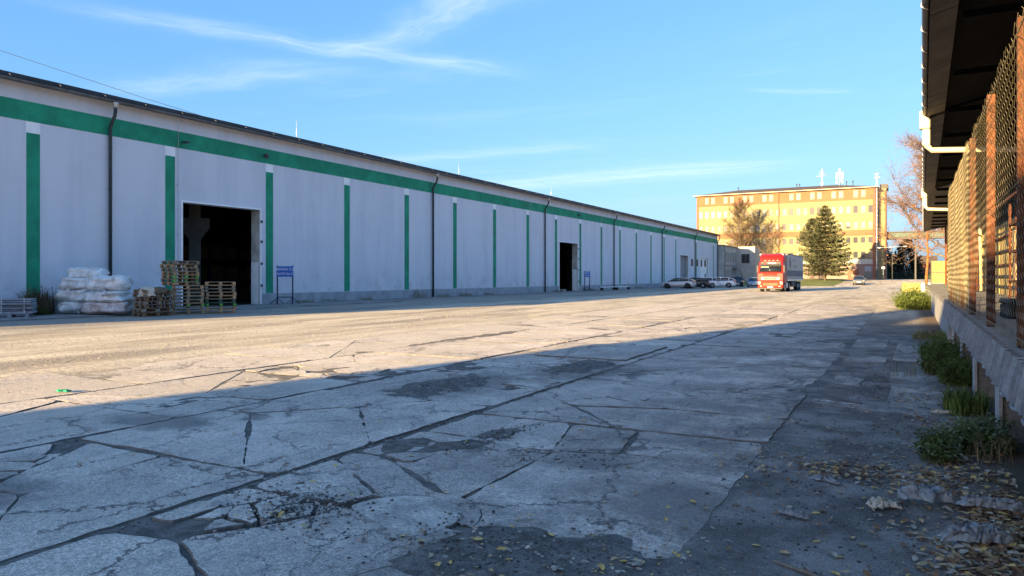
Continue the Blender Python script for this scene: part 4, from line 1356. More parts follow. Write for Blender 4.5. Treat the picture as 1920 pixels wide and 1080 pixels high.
orng = random.Random(12)
WM = {}
for ri, (w0, w1, cols, mt) in enumerate(ROWS):
    h = round(w1 - w0, 3)
    if h not in WM:
        half = MB(); half.box(-WWD + .071, WWD - .071, 0.10, 0.125, h * 0.35, h - .071, 0); half.box(-WWD + .071, WWD - .071, 0.13, 0.15, 0.071, h * 0.36, 1)
        WM[h] = (win_mesh(h), pane_mesh(h, MAT['blind']), pane_mesh(h, MAT['pane']), half.mesh('pane', [MAT['blind'], MAT['pane']]))
    wm, pb, pd, ph = WM[h]
    for c in cols:
        wo_ = put('window', wm, ob, (GRIDX[c] + 24, 0, w0 - 0.9))
        dark = {0: 0.0, 1: 0.18, 2: 0.22, 3: 0.75, 4: 0.8}[ri]
        if ri == 1 and c >= 23 or ri == 2 and c >= 21: dark = 0.85
        if ri == 2 and c < 8: dark = 0.03
        q = orng.random()
        put('pane', pd if q < dark else (ph if q < dark + 0.12 and ri in (1, 2) else pb), wo_)
# corner trims, downpipes
for x, n_ in ((OX0 - 0.05, 'corner_trim'), (OX1 - 0.45, 'corner_trim')):
    MB().box(x, x + 0.5, OB - 0.08, OB - 0.032, 0.5, EZ).obj(n_, MAT['trim'], ob, True)
MB().tube([(-24.6, OB - 0.12, 20.2), (-24.6, OB - 0.12, 0.9)], 0.09, 6).obj('downpipe', MAT['trim'], ob, True)
MB().box(-13.5, OX1 - 0.5, OB - 0.12, OB - 0.04, 4.05, 4.2).obj('ledge', MAT['trim'], ob, True)
# door and notice boards
d = MB(); d.box(-10.6, -8.5, OB - 0.07, OB - 0.035, 0.9, 3.0); dd_ = d.obj('door', MAT['trim'], ob, True)
MB().box(-9.9, -9.4, OB - 0.10, OB - 0.072, 1.6, 2.1).obj('door_pane', MAT['frame'], ob, True)
MB().box(-7.3, -6.1, OB - 0.09, OB - 0.035, 2.7, 3.8).obj('notice_board', MAT['greysheet'], ob, True)
MB().box(-7.4, -5.9, OB - 0.09, OB - 0.035, 1.3, 2.6).obj('notice_board', MAT['frame'], ob, True)
# roof
ov = 0.7; mb = MB()
x0, x1, y0, y1 = OX0 - ov, OX1 + ov, OB - ov, OB + OD + ov
mb.add([(x0, y0, EZ), (x1, y0, EZ), (x1, y1, EZ), (x0, y1, EZ), (x0 + 9, (y0 + y1) / 2, EZ + 1.75), (x1 - 9, (y0 + y1) / 2, EZ + 1.75),
        (x0, y0, EZ + .12), (x1, y0, EZ + .12), (x1, y1, EZ + .12), (x0, y1, EZ + .12)],
       [(0, 3, 2, 1), (0, 1, 7, 6), (1, 2, 8, 7), (2, 3, 9, 8), (3, 0, 6, 9), (6, 7, 5, 4), (7, 8, 5), (8, 9, 4, 5), (9, 6, 4)])
rf = mb.obj('roof', MAT['brownroof'], ob, True)
MB().box(x0, x1, y0 - 0.12, y0 - 0.002, EZ - 0.02, EZ + 0.13).obj('gutter', MAT['cream'], ob, True)
for x in (-34.5, -21.5, -20.9, -12.5, -11.2, -9.9):
    v_ = MB(); v_.tube([(x, OB + 5.5, EZ + 0.9), (x, OB + 5.5, EZ + 2.1)], 0.10, 6); v_.tube([(x, OB + 5.5, EZ + 2.1), (x, OB + 5.5, EZ + 2.3)], 0.17, 6)
    v_.obj('vent_pipe', MAT['dgrey'], ob, True)
# stair tower at the right end
MB().box(OX1 + 0.003, -3.3, OB + 3.0, OB + 9, 0.3, EZ - 0.01).obj('stair_tower', MAT['tan'], ob, True)
MB().box(OX1 + 0.75, -3.0, OB + 2.9, OB + 9.2, EZ + 0.0, EZ + 0.9).obj('tower_roof', MAT['dgrey'], ob, True)
MB().box(-4.35, -3.6, OB + 2.93, OB + 2.997, 0.5, EZ - 0.3).obj('lit_strip', MAT['yel'], ob, True)  # sunlight on the tower's right edge put in as a yellow strip
MB().box(-3.58, -3.32, OB + 2.92, OB + 2.997, 0.5, EZ - 0.3).obj('corner_trim', MAT['trim'], ob, True)
lad = MB(); lad.tube([(OX1 + 0.28, OB + 0.2, 3.0), (OX1 + 0.28, OB + 0.2, 23.3)], 0.09, 6)
for z in frange(3.5, 20, 0.9): lad.tube([(OX1 + 0.05, OB + 0.2, z), (OX1 + 0.5, OB + 0.2, z)], 0.03, 4)
lad.tube([(OX1 - 0.2, OB + .2, 22.5), (OX1 + 0.9, OB + .2, 22.6)], 0.06, 5); lad.tube([(OX1 + 0.0, OB + .2, 23.2), (OX1 + 0.6, OB + .2, 23.3)], 0.12, 6)
tag(lad.obj('corner_mast', MAT['letters']), 'white rung mast climbing the right corner of the yellow office block', 'mast')
# antennas on the roof
t = thing('antenna', 'spiky white aerial mast on the brown roof, left of the dish mast', 'antenna', (-16.2, OB + 6, EZ + 1.2))
MB().tube([(0, 0, 0), (0, 0, 4.2)], 0.08, 6).obj('mast', MAT['letters'], t)
for z, l in ((2.6, 1.3), (3.1, 0.8), (3.6, 0.55)):
    MB().tube([(-l, 0, z), (l, 0, z + 0.05)], 0.055, 5).obj('aerial_arm', MAT['steel'], t)
MB().tube([(-0.05, -.1, 0.9), (-0.05, -.35, 0.9)], [0.28, 0.32], 12).obj('dish', MAT['letters'], t)
t = thing('antenna', 'white mobile antenna cluster with panels and dishes on the brown roof', 'antenna', (-12.6, OB + 6, EZ + 1.2))
MB().tube([(0, 0, 0), (0, 0, 3.9)], 0.07, 6).obj('mast', MAT['letters'], t)
for x, z0, z1 in ((-0.6, 1.6, 3.2), (0.0, 2.2, 4.0), (0.6, 1.6, 3.2)):
    MB().bbox(x - 0.11, x + 0.11, -0.30, -0.12, z0, z1, 0.04).obj('panel', MAT['letters'], t)
for x in (-0.55, 0.5): MB().tube([(x, -.1, 1.0), (x, -.4, 1.0)], [0.24, 0.27], 12).obj('dish', MAT['letters'], t)

# ------------------------------------------------------------------ annex between warehouse and office block
an = thing('annex', 'low grey two storey annex joined to the far end of the warehouse', 'building', (-30, 145, 0))
AX = -29.9
mb = MB(); zs = [0, 1.4, 3.0, 4.3, 6.3, 7.45]
wys = [139.6 + 1.55 * i for i in range(7)]
for z0, z1 in ((0, 1.0), (3.0, 4.4), (6.3, 7.4)): mb.box(AX - 0.3, AX, 138.5, 150.5, z0, z1)
for z0, z1 in ((1.0, 3.0), (4.4, 6.3)):
    yc = 138.5
    for y in wys: mb.box(AX - 0.3, AX, yc, y, z0, z1); yc = y + 0.8
    mb.box(AX - 0.3, AX, yc, 150.5, z0, z1)
mb.box(AX - 12, AX - 0.31, 138.5, 138.8, 0, 7.4); mb.box(AX - 12, AX - 0.1, 150.2 + .31, 150.8, 0, 7.4)
mb.obj('wall', MAT['annex'], an, True)
me = MB(); me.box(-0.18, -0.12, 0.003, 0.797, 0.003, 1.897, 0); mfr = me.mesh('window', MAT['pane'])
for z in (1.0, 4.4):
    for y in wys: put('window', mfr, an, (AX + 30, y - 145, z))
MB().box(AX - 12.2, AX + 0.15, 138.4, 150.9, 7.41, 7.6).obj('roof', MAT['gutter'], an, True)
mb = MB(); mb.box(-29.97, -26.4, 150.83, 157, 0.4, 7.55); mb.obj('stair_block', MAT['annex'], an, True)
MB().box(-29.7, -26.3, 150.72, 157.1, 7.56, 7.7).obj('roof', MAT['gutter'], an, True)
m1 = MB(); m1.box(-29.0, -27.4, 150.77, 150.827, 4.3, 6.2); m1.obj('window_frame', MAT['gutter'], an, True)
MB().box(-28.9, -28.25, 150.74, 150.768, 4.4, 6.1).obj('pane', MAT['pane'], an, True); MB().box(-28.15, -27.5, 150.74, 150.768, 4.4, 6.1).obj('pane', MAT['pane'], an, True)
mb = MB(); mb.tube([(AX + 0.2, 146, 3.2), (AX + 1.0, 148.5, 2.9), (AX + 1.6, 150.3, 0.4)], 0.05, 5); mb.box(AX, AX + 1.0, 146, 149, 3.2, 3.3); mb.obj('canopy', MAT['gutter'], an, True)
mb = MB(); mb.tube([(AX + 0.12, 139, 0.3), (AX + 0.12, 139, 7.3)], 0.06, 5); mb.tube([(AX + .12, 138.7, 3.7), (AX + .12, 150, 3.7)], 0.05, 5); mb.obj('drain_pipe', MAT['gutter'], an, True)


# ------------------------------------------------------------------ vehicles
def wheel(parent, x, y, r, wd, side, steel=False, sub=True):
    n = 20; rings = []
    for yy, rr in ((-wd / 2, r * 0.62), (-wd / 2, r * 0.92), (-wd * 0.35, r), (wd * 0.35, r), (wd / 2, r * 0.92), (wd / 2, r * 0.62)):
        rings.append([(yy, rr * math.cos(2 * math.pi * k / n), r + rr * math.sin(2 * math.pi * k / n)) for k in range(n)])
    mb = MB(); mb.loft(rings, 0, True, False)
    w_ = mb.obj('wheel', MAT['rubber'], parent); w_.location = (x, y, 0)
    mb = MB(); s = side
    mb.loft([[(s * (wd / 2 - d), rr * math.cos(2 * math.pi * k / n), r + rr * math.sin(2 * math.pi * k / n)) for k in range(n)] for rr, d in ((r * 0.62, 0.0), (r * 0.55, 0.05), (r * 0.18, 0.02), (0.02, 0.015))], 0, True)
    for k in range(5):
        a = 2 * math.pi * k / 5
        c, s2 = math.cos(a), math.sin(a)
        mb.tube([(s * (wd / 2 - .015), r * 0.12 * c, r + r * 0.12 * s2), (s * (wd / 2 - .012), r * 0.58 * c, r + r * 0.58 * s2)], r * 0.06, 4)
    mb.obj('rim', MAT['rim'] if not steel else MAT['dgrey'], w_)
    return w_


def interp(tab, s):
    for (a, va), (b, vb) in zip(tab[:-1], tab[1:]):
        if s <= b:
            t_ = (s - a) / (b - a) if b > a else 0
            return va + (vb - va) * t_
    return tab[-1][1]


SHAPES = {
    # hood/belt height, roof line (start and end), all along the length 0 front .. 1 rear, heights in parts of total height
    'sedan': dict(belt=[(0, .44), (.04, .50), (.26, .61), (.32, .62), (.80, .66), (.86, .69), (.97, .66), (1, .52)],
                  roof=[(.24, .61), (.43, .955), (.50, 1.0), (.62, .985), (.78, .80), (.88, .685)]),
    'hatch': dict(belt=[(0, .44), (.04, .52), (.22, .62), (.28, .64), (.85, .70), (.97, .70), (1, .50)],
                  roof=[(.20, .62), (.40, .96), (.48, 1.0), (.72, .97), (.86, .90), (.975, .70)]),
    'wagon': dict(belt=[(0, .44), (.04, .53), (.22, .62), (.28, .64), (.90, .70), (.985, .70), (1, .48)],
                  roof=[(.21, .63), (.38, .96), (.46, 1.0), (.78, .98), (.90, .92), (.985, .70)]),
    'suv': dict(belt=[(0, .42), (.03, .56), (.20, .62), (.26, .64), (.92, .68), (.99, .68), (1, .45)],
                roof=[(.21, .63), (.34, .96), (.42, 1.0), (.85, .985), (.93, .92), (.99, .68)]),
}


def make_car(kind, L, W, H, paint, label, loc, rz, rim_dark=False):
    """front at -y"""
    t = thing('parked_car', label, 'car', loc, rz, 'cars parked by the warehouse')
    sh = SHAPES[kind]; hw = W / 2
    rings = []
    N = 30
    for i in range(N + 1):
        s = i / N
        y = -L / 2 + L * s
        zt = interp(sh['belt'], s) * H
        nar = 1 - 0.16 * max(0, (0.14 - s) / 0.14) ** 1.6 - 0.13 * max(0, (s - 0.88) / 0.12) ** 1.6
        wv = hw * nar
        zb = 0.20 + 0.08 * max(0, (0.06 - s) / 0.06) + 0.10 * max(0, (s - 0.93) / 0.07)
        # wheel arches lift the sill
        for wc in (0.19, 0.805):
            d = abs((s - wc) * L)
            if d < 0.38: zb = max(zb, 0.30 + math.sqrt(max(0, 0.38 ** 2 - d ** 2)) * 0.98)
        zb = min(zb, zt - 0.12)
        zm = zb + (zt - zb) * 0.55
        rings.append([(-wv * 0.93, y, zb), (-wv, y, zb + (zm - zb) * 0.5), (-wv * 0.995, y, zm), (-wv * 0.93, y, zt - 0.015), (-wv * 0.80, y, zt + 0.02), (0, y, zt + 0.045),
                      (wv * 0.80, y, zt + 0.02), (wv * 0.93, y, zt - 0.015), (wv * 0.995, y, zm), (wv, y, zb + (zm - zb) * 0.5), (wv * 0.93, y, zb), (0, y, zb + 0.02)])
    MB().loft(rings, 0, True).obj('body', paint, t)
    MB().box(-hw * .8, hw * .8, -L * .44, L * .44, 0.16, 0.34).obj('underbody', MAT['black'], t)
    # wheel wells
    ro = sh['roof']; s0, s1 = ro[0][0], ro[-1][0]
    gr = []; M_ = 22
    for i in range(M_ + 1):
        s = s0 + (s1 - s0) * i / M_
        y = -L / 2 + L * s
        zr = interp(ro, s) * H; zb = interp(sh['belt'], s) * H - 0.02
        zr = max(zr, zb + 0.03)
        k = (zr - zb) / (H * 0.4)
        wb = hw * 0.915; wt = wb - 0.20 * min(1, k)
        gr.append([(-wb, y, zb), (-(wb + wt) / 2 - 0.012, y, (zb + zr) / 2), (-wt, y, zr - 0.05 * min(1, k)), (-wt * 0.72, y, zr - 0.004), (0, y, zr + 0.02),
                   (wt * 0.72, y, zr - 0.004), (wt, y, zr - 0.05 * min(1, k)), ((wb + wt) / 2 + 0.012, y, (zb + zr) / 2), (wb, y, zb)])
    MB().loft(gr, 0, True).obj('glazing', MAT['carglass'], t)
    # roof panel and pillars
    rr = []
    for ring in gr:
        s = (ring[0][1] + L / 2) / L
        if interp(ro, s) > 0.93: rr.append([(x, y, z + 0.008) for x, y, z in ring[2:7]] + [(x, y, z - 0.02) for x, y, z in ring[6:1:-1]])
    if len(rr) > 1: MB().loft(rr, 0, True).obj('roof', paint, t)
    pl = MB()
    for sd in (2, 6):
        pts = [gr[i][sd] for i in range(len(gr)) if True]
        pl.tube([(p[0] * 1.004, p[1], p[2] + 0.004) for p in pts], 0.032, 5)
    for i_ in (len(gr) * 46 // 100, len(gr) - 6 if kind in ('wagon', 'suv') else len(gr) - 5):
        for idx in ((0, 1, 2), (8, 7, 6)):
            pl.tube([tuple(c * (1.005 if j == 0 else 1) for j, c in enumerate(gr[i_][q])) for q in idx], 0.035 if i_ < len(gr) / 2 else 0.06, 5)
    pl.obj('pillar', paint, t)
    r = 0.325
    for wc in (0.19, 0.805):
        for sd in (-1, 1):
            wheel(t, sd * (hw - 0.12), -L / 2 + wc * L, r, 0.20, sd, rim_dark)
    # lamps, plates, mirrors, bumpers
    zf = interp(sh['belt'], 0.03) * H
    for sd in (-1, 1):
        MB().bbox(sd * hw * 0.70 - 0.17, sd * hw * 0.70 + 0.17, -L / 2 + 0.00, -L / 2 + 0.22, zf - 0.14, zf - 0.02, 0.02).obj('headlight', MAT['lamp'], t)
        zt = 0.60 * H
        MB().bbox(sd * hw * 0.76 - 0.13, sd * hw * 0.76 + 0.13, L / 2 - 0.16, L / 2 + 0.005, zt - 0.16, zt + 0.03, 0.02).obj('tail_light', MAT['tail'], t)
        m = MB(); m.bbox(sd * (hw + 0.09) - 0.09, sd * (hw + 0.09) + 0.09, -L * 0.20 - 0.06, -L * 0.20 + 0.04, 0.62 * H, 0.62 * H + 0.13, 0.03); m.obj('mirror', paint, t)
    MB().bbox(-0.26, 0.26, -L / 2 - 0.02, -L / 2 + 0.02, 0.40, 0.51, 0.005).obj('number_plate', MAT['letters'], t)
    MB().bbox(-0.26, 0.26, L / 2 - 0.03, L / 2 + 0.02, 0.62, 0.73, 0.005).obj('number_plate', MAT['letters'], t)
    MB().bbox(-hw * .62, hw * .62, -L / 2 - 0.01, -L / 2 + 0.06, 0.24, 0.36, 0.02).obj('lower_grille', MAT['black'], t)
    MB().bbox(-hw * .7, hw * .7, L / 2 - 0.05, L / 2 + 0.012, 0.30, 0.40, 0.02).obj('rear_bumper_insert', MAT['dgrey'], t)
    return t


# parked nose to the wall (-x): rz = -90 turns the front from -y to -x
make_car('hatch', 4.45, 1.80, 1.45, MAT['silver'], 'silver coupe parked nose to the wall, nearest of the row', (-26.2, 94.2, 0), R(-86), True)
make_car('hatch', 4.2, 1.75, 1.45, MAT['blk'], 'black hatchback parked between the silver car and the white one', (-25.2, 98.0, 0), R(-80))
make_car('wagon', 4.5, 1.78, 1.47, MAT['wht'], 'white estate with red tail lamps, half behind the black hatchback', (-25.0, 101.6, 0), R(-72))
make_car('wagon', 4.7, 1.80, 1.48, MAT['wht'], 'white estate standing clear in the middle of the row', (-23.4, 105.2, 0), R(-84))
make_car('suv', 4.5, 1.82, 1.62, MAT['dkb'], 'dark car parked facing the yard behind the white estate', (-22.6, 113.5, rise(113.5)), R(16))
make_car('sedan', 4.4, 1.76, 1.45, MAT['ltb'], 'blue saloon seen head on beside the red truck', (-19.6, 111.0, rise(111)), R(12))
g = make_car('sedan', 4.4, 1.76, 1.42, MAT['gry'], 'grey saloon driving out in front of the office block', (-6.3, 127.0, rise(127)), R(3))
g['group'] = 'cars beyond the truck'

# truck ------------------------------------------------------------
tr = thing('truck', 'red truck with a grey curtain sided trailer standing in the sun', 'truck', (-12.05, 77.6, 0), R(0))
W2 = 1.24


def sec(y, z0, z1, w0, w1):
    b = 0.10
    return [(-w0, y, z0), (-w0, y + 0, z0 + 0.2), (-w1, y, z1 - b), (-w1 + b, y, z1), (w1 - b, y, z1), (w1, y, z1 - b), (w0, y, z0 + 0.2), (w0, y, z0)]


# cab as a side outline with rounded front, extruded and pinched at the top
prof = [(0.02, 0.95), (-0.02, 1.25), (0.0, 1.90), (0.10, 2.02), (0.28, 2.72), (0.34, 2.95), (0.55, 3.12), (2.15, 3.15), (2.2, 0.95)]
mb = MB(); rings = []
for x, ins in ((-1.245, 0.07), (-1.20, 0.015), (-1.08, 0.0), (0, -0.05), (1.08, 0.0), (1.20, 0.015), (1.245, 0.07)):
    rg = []
    for y, z in prof:
        pin = 1.0 - 0.07 * max(0, (z - 1.9) / 1.25)
        rg.append((x * pin, y + (ins if y < 1 else -ins * .3), z))
    rings.append(rg)
mb.loft(rings, 0, True); cabo = mb.obj('cab', MAT['red'], tr)
# spoiler above the cab
mb = MB(); rings = []
for y, z, wd in ((0.62, 3.08, 1.08), (0.72, 3.42, 1.10), (0.95, 3.70, 1.14), (1.6, 3.93, 1.18), (2.15, 3.98, 1.2)):
    rings.append([(-wd, y, 3.05), (-wd, y + .02, z - 0.12), (-wd + 0.15, y, z), (wd - 0.15, y, z), (wd, y + .02, z - 0.12), (wd, y, 3.05)])
mb.loft(rings, 0, True); mb.obj('roof_spoiler', MAT['red'], tr)
# windscreen, dark header with lettering, visor
def fr(z): return interp([(1.9, 0.0), (2.02, 0.10), (2.72, 0.28), (2.95, 0.34), (3.12, 0.55)], z)
mb = MB(); mb.loft([[(-wd, fr(z) - 0.075 + .02 * (abs(wd) > 1), z), (0, fr(z) - 0.10, z), (wd, fr(z) - 0.075, z), (wd, fr(z) + .02, z), (-wd, fr(z) + .02, z)] for z, wd in ((2.05, 1.08), (2.3, 1.06), (2.62, 1.03))], 0, True); mb.obj('windscreen', MAT['carglass'], tr)
MB().bbox(-1.0, 1.0, 0.20, 0.40, 2.80, 3.10, 0.03).obj('header_panel', MAT['dgrey'], tr)
mb = MB(); mb.xprism([(0.02, 2.62), (0.30, 2.80), (0.30, 2.84), (0.0, 2.66)], -1.04, 1.04); mb.obj('sun_visor', MAT['dgrey'], tr)
MB().xprism([(0.135, 2.51), (0.175, 2.61), (0.165, 2.61), (0.125, 2.51)], -0.95, -0.15).obj('inner_visor', MAT['cream'], tr)
text('lettering', 'TORQUE', 0.20, MAT['letters'], tr, (0.12, 0.192, 2.95), (R(90), 0, 0))
MB().tube([(-0.55, 0.19, 2.92), (-0.55, 0.185, 2.92)], [0.09, 0.09], 12).obj('emblem', MAT['tail'], tr)
for s in (-1, 1):
    mb = MB(); mb.bbox(s * 1.30 - 0.10, s * 1.30 + 0.10, 0.18, 0.36, 1.95, 2.72, 0.04); mb.tube([(s * 1.05, 0.35, 2.75), (s * 1.30, 0.27, 2.72)], 0.03, 5); mb.tube([(s * 1.05, 0.25, 1.98), (s * 1.30, 0.27, 1.97)], 0.03, 5); mb.obj('mirror', MAT['dgrey'], tr)
    MB().box(s * 1.225 - 0.012, s * 1.225 + 0.012, 0.55, 1.35, 2.02, 2.68).obj('side_window', MAT['carglass'], tr)
    MB().bbox(s * 1.02 - 0.17, s * 1.02 + 0.17, -0.10, 0.05, 0.74, 1.08, 0.04).obj('headlight', MAT['lamp'], tr)
    mb = MB(); mb.box(s * 0.95 - 0.26, s * 0.95 + 0.26, -0.075, -0.02, 1.18, 1.88); 
    mb.obj('front_corner', MAT['red'], tr)
# grille with bright slats and a diagonal bar
MB().bbox(-0.90, 0.90, -0.09, -0.03, 1.22, 1.52, 0.02).obj('grille', MAT['chrome'], tr)
mg = MB(); mg.box(-0.62, 0.62, -0.102, -0.092, 1.27, 1.46); mg.obj('grille_mesh', MAT['dgrey'], tr)
mb = MB(); mb.add([(-0.6, -0.112, 1.28), (-0.5, -0.112, 1.28), (0.6, -0.112, 1.45), (0.5, -0.112, 1.45), (-0.6, -0.104, 1.28), (-0.5, -0.104, 1.28), (0.6, -0.104, 1.45), (0.5, -0.104, 1.45)], [(0, 1, 2, 3), (4, 7, 6, 5), (0, 4, 5, 1), (1, 5, 6, 2), (2, 6, 7, 3), (3, 7, 4, 0)])
mb.tube([(0, -0.118, 1.365), (0, -0.104, 1.365)], 0.10, 12); mb.obj('emblem', MAT['chrome'], tr)
for i in range(3): MB().box(-0.66, 0.66, -0.085, -0.02, 1.60 + i * 0.1, 1.65 + i * 0.1).obj('grille_slat', MAT['redlow'], tr)
# bumper
mb = MB(); rings = []
for x, ins in ((-1.25, 0.14), (-1.18, 0.04), (-0.9, 0.0), (0.9, 0.0), (1.18, 0.04), (1.25, 0.14)):
    rings.append([(x, -0.08 + ins, 0.42), (x, -0.12 + ins, 0.52), (x, -0.10 + ins, 1.12), (x, 0.5, 1.14), (x, 0.5, 0.42)])
mb.loft(rings, 0, False); mb.obj('bumper', MAT['redlow'], tr)
MB().bbox(-0.72, 0.72, -0.135, -0.105, 0.62, 0.92, 0.01).obj('lower_grille', MAT['trim'], tr)
MB().box(-1.15, 1.15, -0.118, -0.02, 0.30, 0.415).obj('front_apron', MAT['dgrey'], tr)
MB().box(-0.27, 0.27, -0.15, -0.122, 0.44, 0.55).obj('number_plate', MAT['letters'], tr)
for s in (-1, 1): MB().bbox(s * 0.9 - 0.1, s * 0.9 + 0.1, -0.14, -0.10, 0.52, 0.64, 0.02).obj('fog_light', MAT['lamp'], tr)
for x in (-0.6, -0.2, 0.2, 0.6): MB().bbox(x - .07, x + .07, 0.64, 0.72, 3.2, 3.27, 0.01).obj('marker_lamp', MAT['lamp'], tr)
for x in (-1.02, 1.02): MB().tube([(x, 0.8, 3.95), (x * 1.14, 0.78, 3.80)], 0.05, 5).obj('air_horn', MAT['letters'], tr)
# chassis and wheels
MB().box(-0.5, 0.5, 0.3, 6.2, 0.62, 0.92).obj('chassis', MAT['black'], tr)
for s in (-1, 1): MB().bbox(s * 0.95 - 0.28, s * 0.95 + 0.28, 2.3, 3.6, 0.35, 0.95, 0.05).obj('fuel_tank', MAT['rim'], tr)
for y in (1.35, 5.0):
    for s in (-1, 1): wheel(tr, s * 1.03, y, 0.50, 0.34, s)
# trailer
TY0, TY1 = 2.75, 16.3
MB().box(-1.26, 1.26, TY0, TY1, 1.28, 3.92).obj('trailer_box', MAT['curtain'], tr)
MB().box(-1.275, 1.275, TY0 - .02, TY1 + .02, 3.92, 4.02).obj('roof_rail', MAT['dgrey'], tr)
MB().box(-1.275, 1.275, TY0 - .02, TY1 + .02, 1.10, 1.279).obj('side_rail', MAT['steel'], tr)
for s in (-1, 1):
    MB().box(s * 1.264 - 0.003, s * 1.264 + 0.003, TY0 + 0.1, TY1 - 0.1, 1.60, 2.25).obj('blue_band', MAT['band'], tr)
    lg = MB(); xx = s * 1.265
    cyy, czz, u = 5.0, 3.02, 0.30
    for dy, dz_ in ((0, 1.75), (0, -1.75), (1.15, 0.0), (-1.15, 0.0), (0.6, 0.75), (-0.6, 0.75), (0.6, -0.75), (-0.6, -0.75)):
        lg.box(xx - .004, xx + .004, cyy + dy * u * 2.0 - u * .9, cyy + dy * u * 2.0 + u * .9, czz + dz_ * u - u * .45, czz + dz_ * u + u * .45)
    lg.obj('logo', MAT['band'], tr)
    gl = MB()
    for r_, (zz_, n_) in enumerate(((3.35, 2), (2.72, 4))):
        for i_ in range(n_):
            gl.box(xx - .003, xx + .003, 7.6 + i_ * 0.85, 8.2 + i_ * 0.85, zz_ - .18, zz_ + .18)
    gl.obj('pale_marks', M('pale_print', (0.25, 0.26, 0.24), 0.7, 0.1, 2.0), tr)
    sk = MB()
    for i_ in range(9): sk.box(xx - .006, xx + .006, TY0 + 0.6 + i_ * 1.45, TY0 + 0.66 + i_ * 1.45, 1.29, 1.58)
    sk.obj('curtain_buckle', MAT['dgrey'], tr)
MB().box(-0.55, 0.55, TY0 + 1, TY1, 0.75, 1.098).obj('trailer_frame', MAT['black'], tr)
for s in (-1, 1): MB().bbox(s * 1.05 - 0.1, s * 1.05 + 0.1, 7.0, 10.2, 0.45, 1.05, 0.03).obj('side_guard', MAT['black'], tr)
for y in (11.3, 12.6, 13.9):
    for s in (-1, 1): wheel(tr, s * 1.03, y, 0.50, 0.38, s)
MB().box(-0.2, 0.2, 5.2, 5.3, 0.9, 1.08).obj('kingpin', MAT['black'], tr)


# ------------------------------------------------------------------ trees
def branch_tree(name, label, loc, H, spread, mats, seed, lean=(0, 0), n_main=16, twigs=40, leaf=None, start=0.25, cat='tree', up=0.9, group=None):
    rr = random.Random(seed)
    t = thing(name, label, cat, loc, 0, group)
    tk = MB(); cr = MB(); lf_ = MB()
    pts = []; 
    for i in range(9):
        s = i / 8
        pts.append(Vector((lean[0] * s * s + 0.15 * nz(s * 3, seed), lean[1] * s * s + 0.15 * nz(s * 3, seed + 9), H * s * 0.95)))
    r0 = H * 0.018
    tk.tube(pts, [r0 * (1 - 0.93 * i / 8) + 0.01 for i in range(9)], 8)
    def at(s):
        i = min(7, int(s * 8)); f = s * 8 - i
        return pts[i].lerp(pts[i + 1], f)
    for b in range(n_main):
        s = start + (0.97 - start) * (b + rr.random() * 0.8) / n_main
        p = at(min(0.99, s)); a = b * 2.4 + rr.uniform(-.5, .5)
        L = spread * (0.35 + 0.75 * math.sin(math.pi * min(1, (1.02 - s) / (1.05 - start)) * 0.75)) * rr.uniform(0.8, 1.15)
        d = Vector((math.cos(a), math.sin(a), up * rr.uniform(0.7, 1.2))).normalized()
        bp = [p]; q = p.copy(); dd = d.copy()
        for k in range(5):
            dd = (dd + Vector((rr.uniform(-.25, .25), rr.uniform(-.25, .25), rr.uniform(-.1, .2)))).normalized()
            q = q + dd * L / 5; bp.append(q.copy())
        rb = r0 * 0.42 * (1.05 - s)
        tk.tube(bp, [rb * (1 - 0.17 * k) + 0.008 for k in range(6)], 5, 0, False)
        for k in range(twigs):
            f = rr.uniform(0.2, 1.0) * 5; i = min(4, int(f)); o = bp[i].lerp(bp[i + 1], f - i)
            dv = (Vector((rr.gauss(0, 1), rr.gauss(0, 1), rr.gauss(0.35, 0.8))) + dd * 0.8).normalized()
            l = L * rr.uniform(0.14, 0.42)
            m_ = o + dv * l * .5 + Vector((rr.uniform(-.1, .1), rr.uniform(-.1, .1), rr.uniform(-.1, .1))) * l
            e = m_ + (dv + Vector((rr.uniform(-.4, .4), rr.uniform(-.4, .4), rr.uniform(-.4, .3)))) * l * .5
            cr.tube([o, m_, e], [0.016 + .0006 * H * .3, 0.011, 0.004], 3, 0, False, False)
            for z in range(3):
                o2 = o.lerp(e, rr.uniform(.3, .95)); dv2 = (dv + Vector((rr.gauss(0, .7), rr.gauss(0, .7), rr.gauss(0, .6)))).normalized()
                cr.tube([o2, o2 + dv2 * l * rr.uniform(.25, .6)], [0.009, 0.003], 3, 0, False, False)
            if leaf and o.z < H * leaf[1]:
                for z in range(leaf[0]):
                    c = o.lerp(e, rr.random()) + Vector((rr.gauss(0, .12), rr.gauss(0, .12), rr.gauss(0, .12)))
                    u = Vector((rr.gauss(0, 1), rr.gauss(0, 1), rr.gauss(0, 1))).normalized() * rr.uniform(.05, .10); v2 = u.cross(Vector((rr.gauss(0, 1), rr.gauss(0, 1), rr.gauss(0, 1)))).normalized() * u.length * .8
                    lf_.add([tuple(c - u), tuple(c + v2), tuple(c + u), tuple(c - v2)], [(0, 1, 2, 3)])
    tk.obj('trunk', mats[0], t); c_ = cr.obj('crown', mats[1], t)
    if leaf: lf_.obj('leaves', leaf[2], c_)
    return t


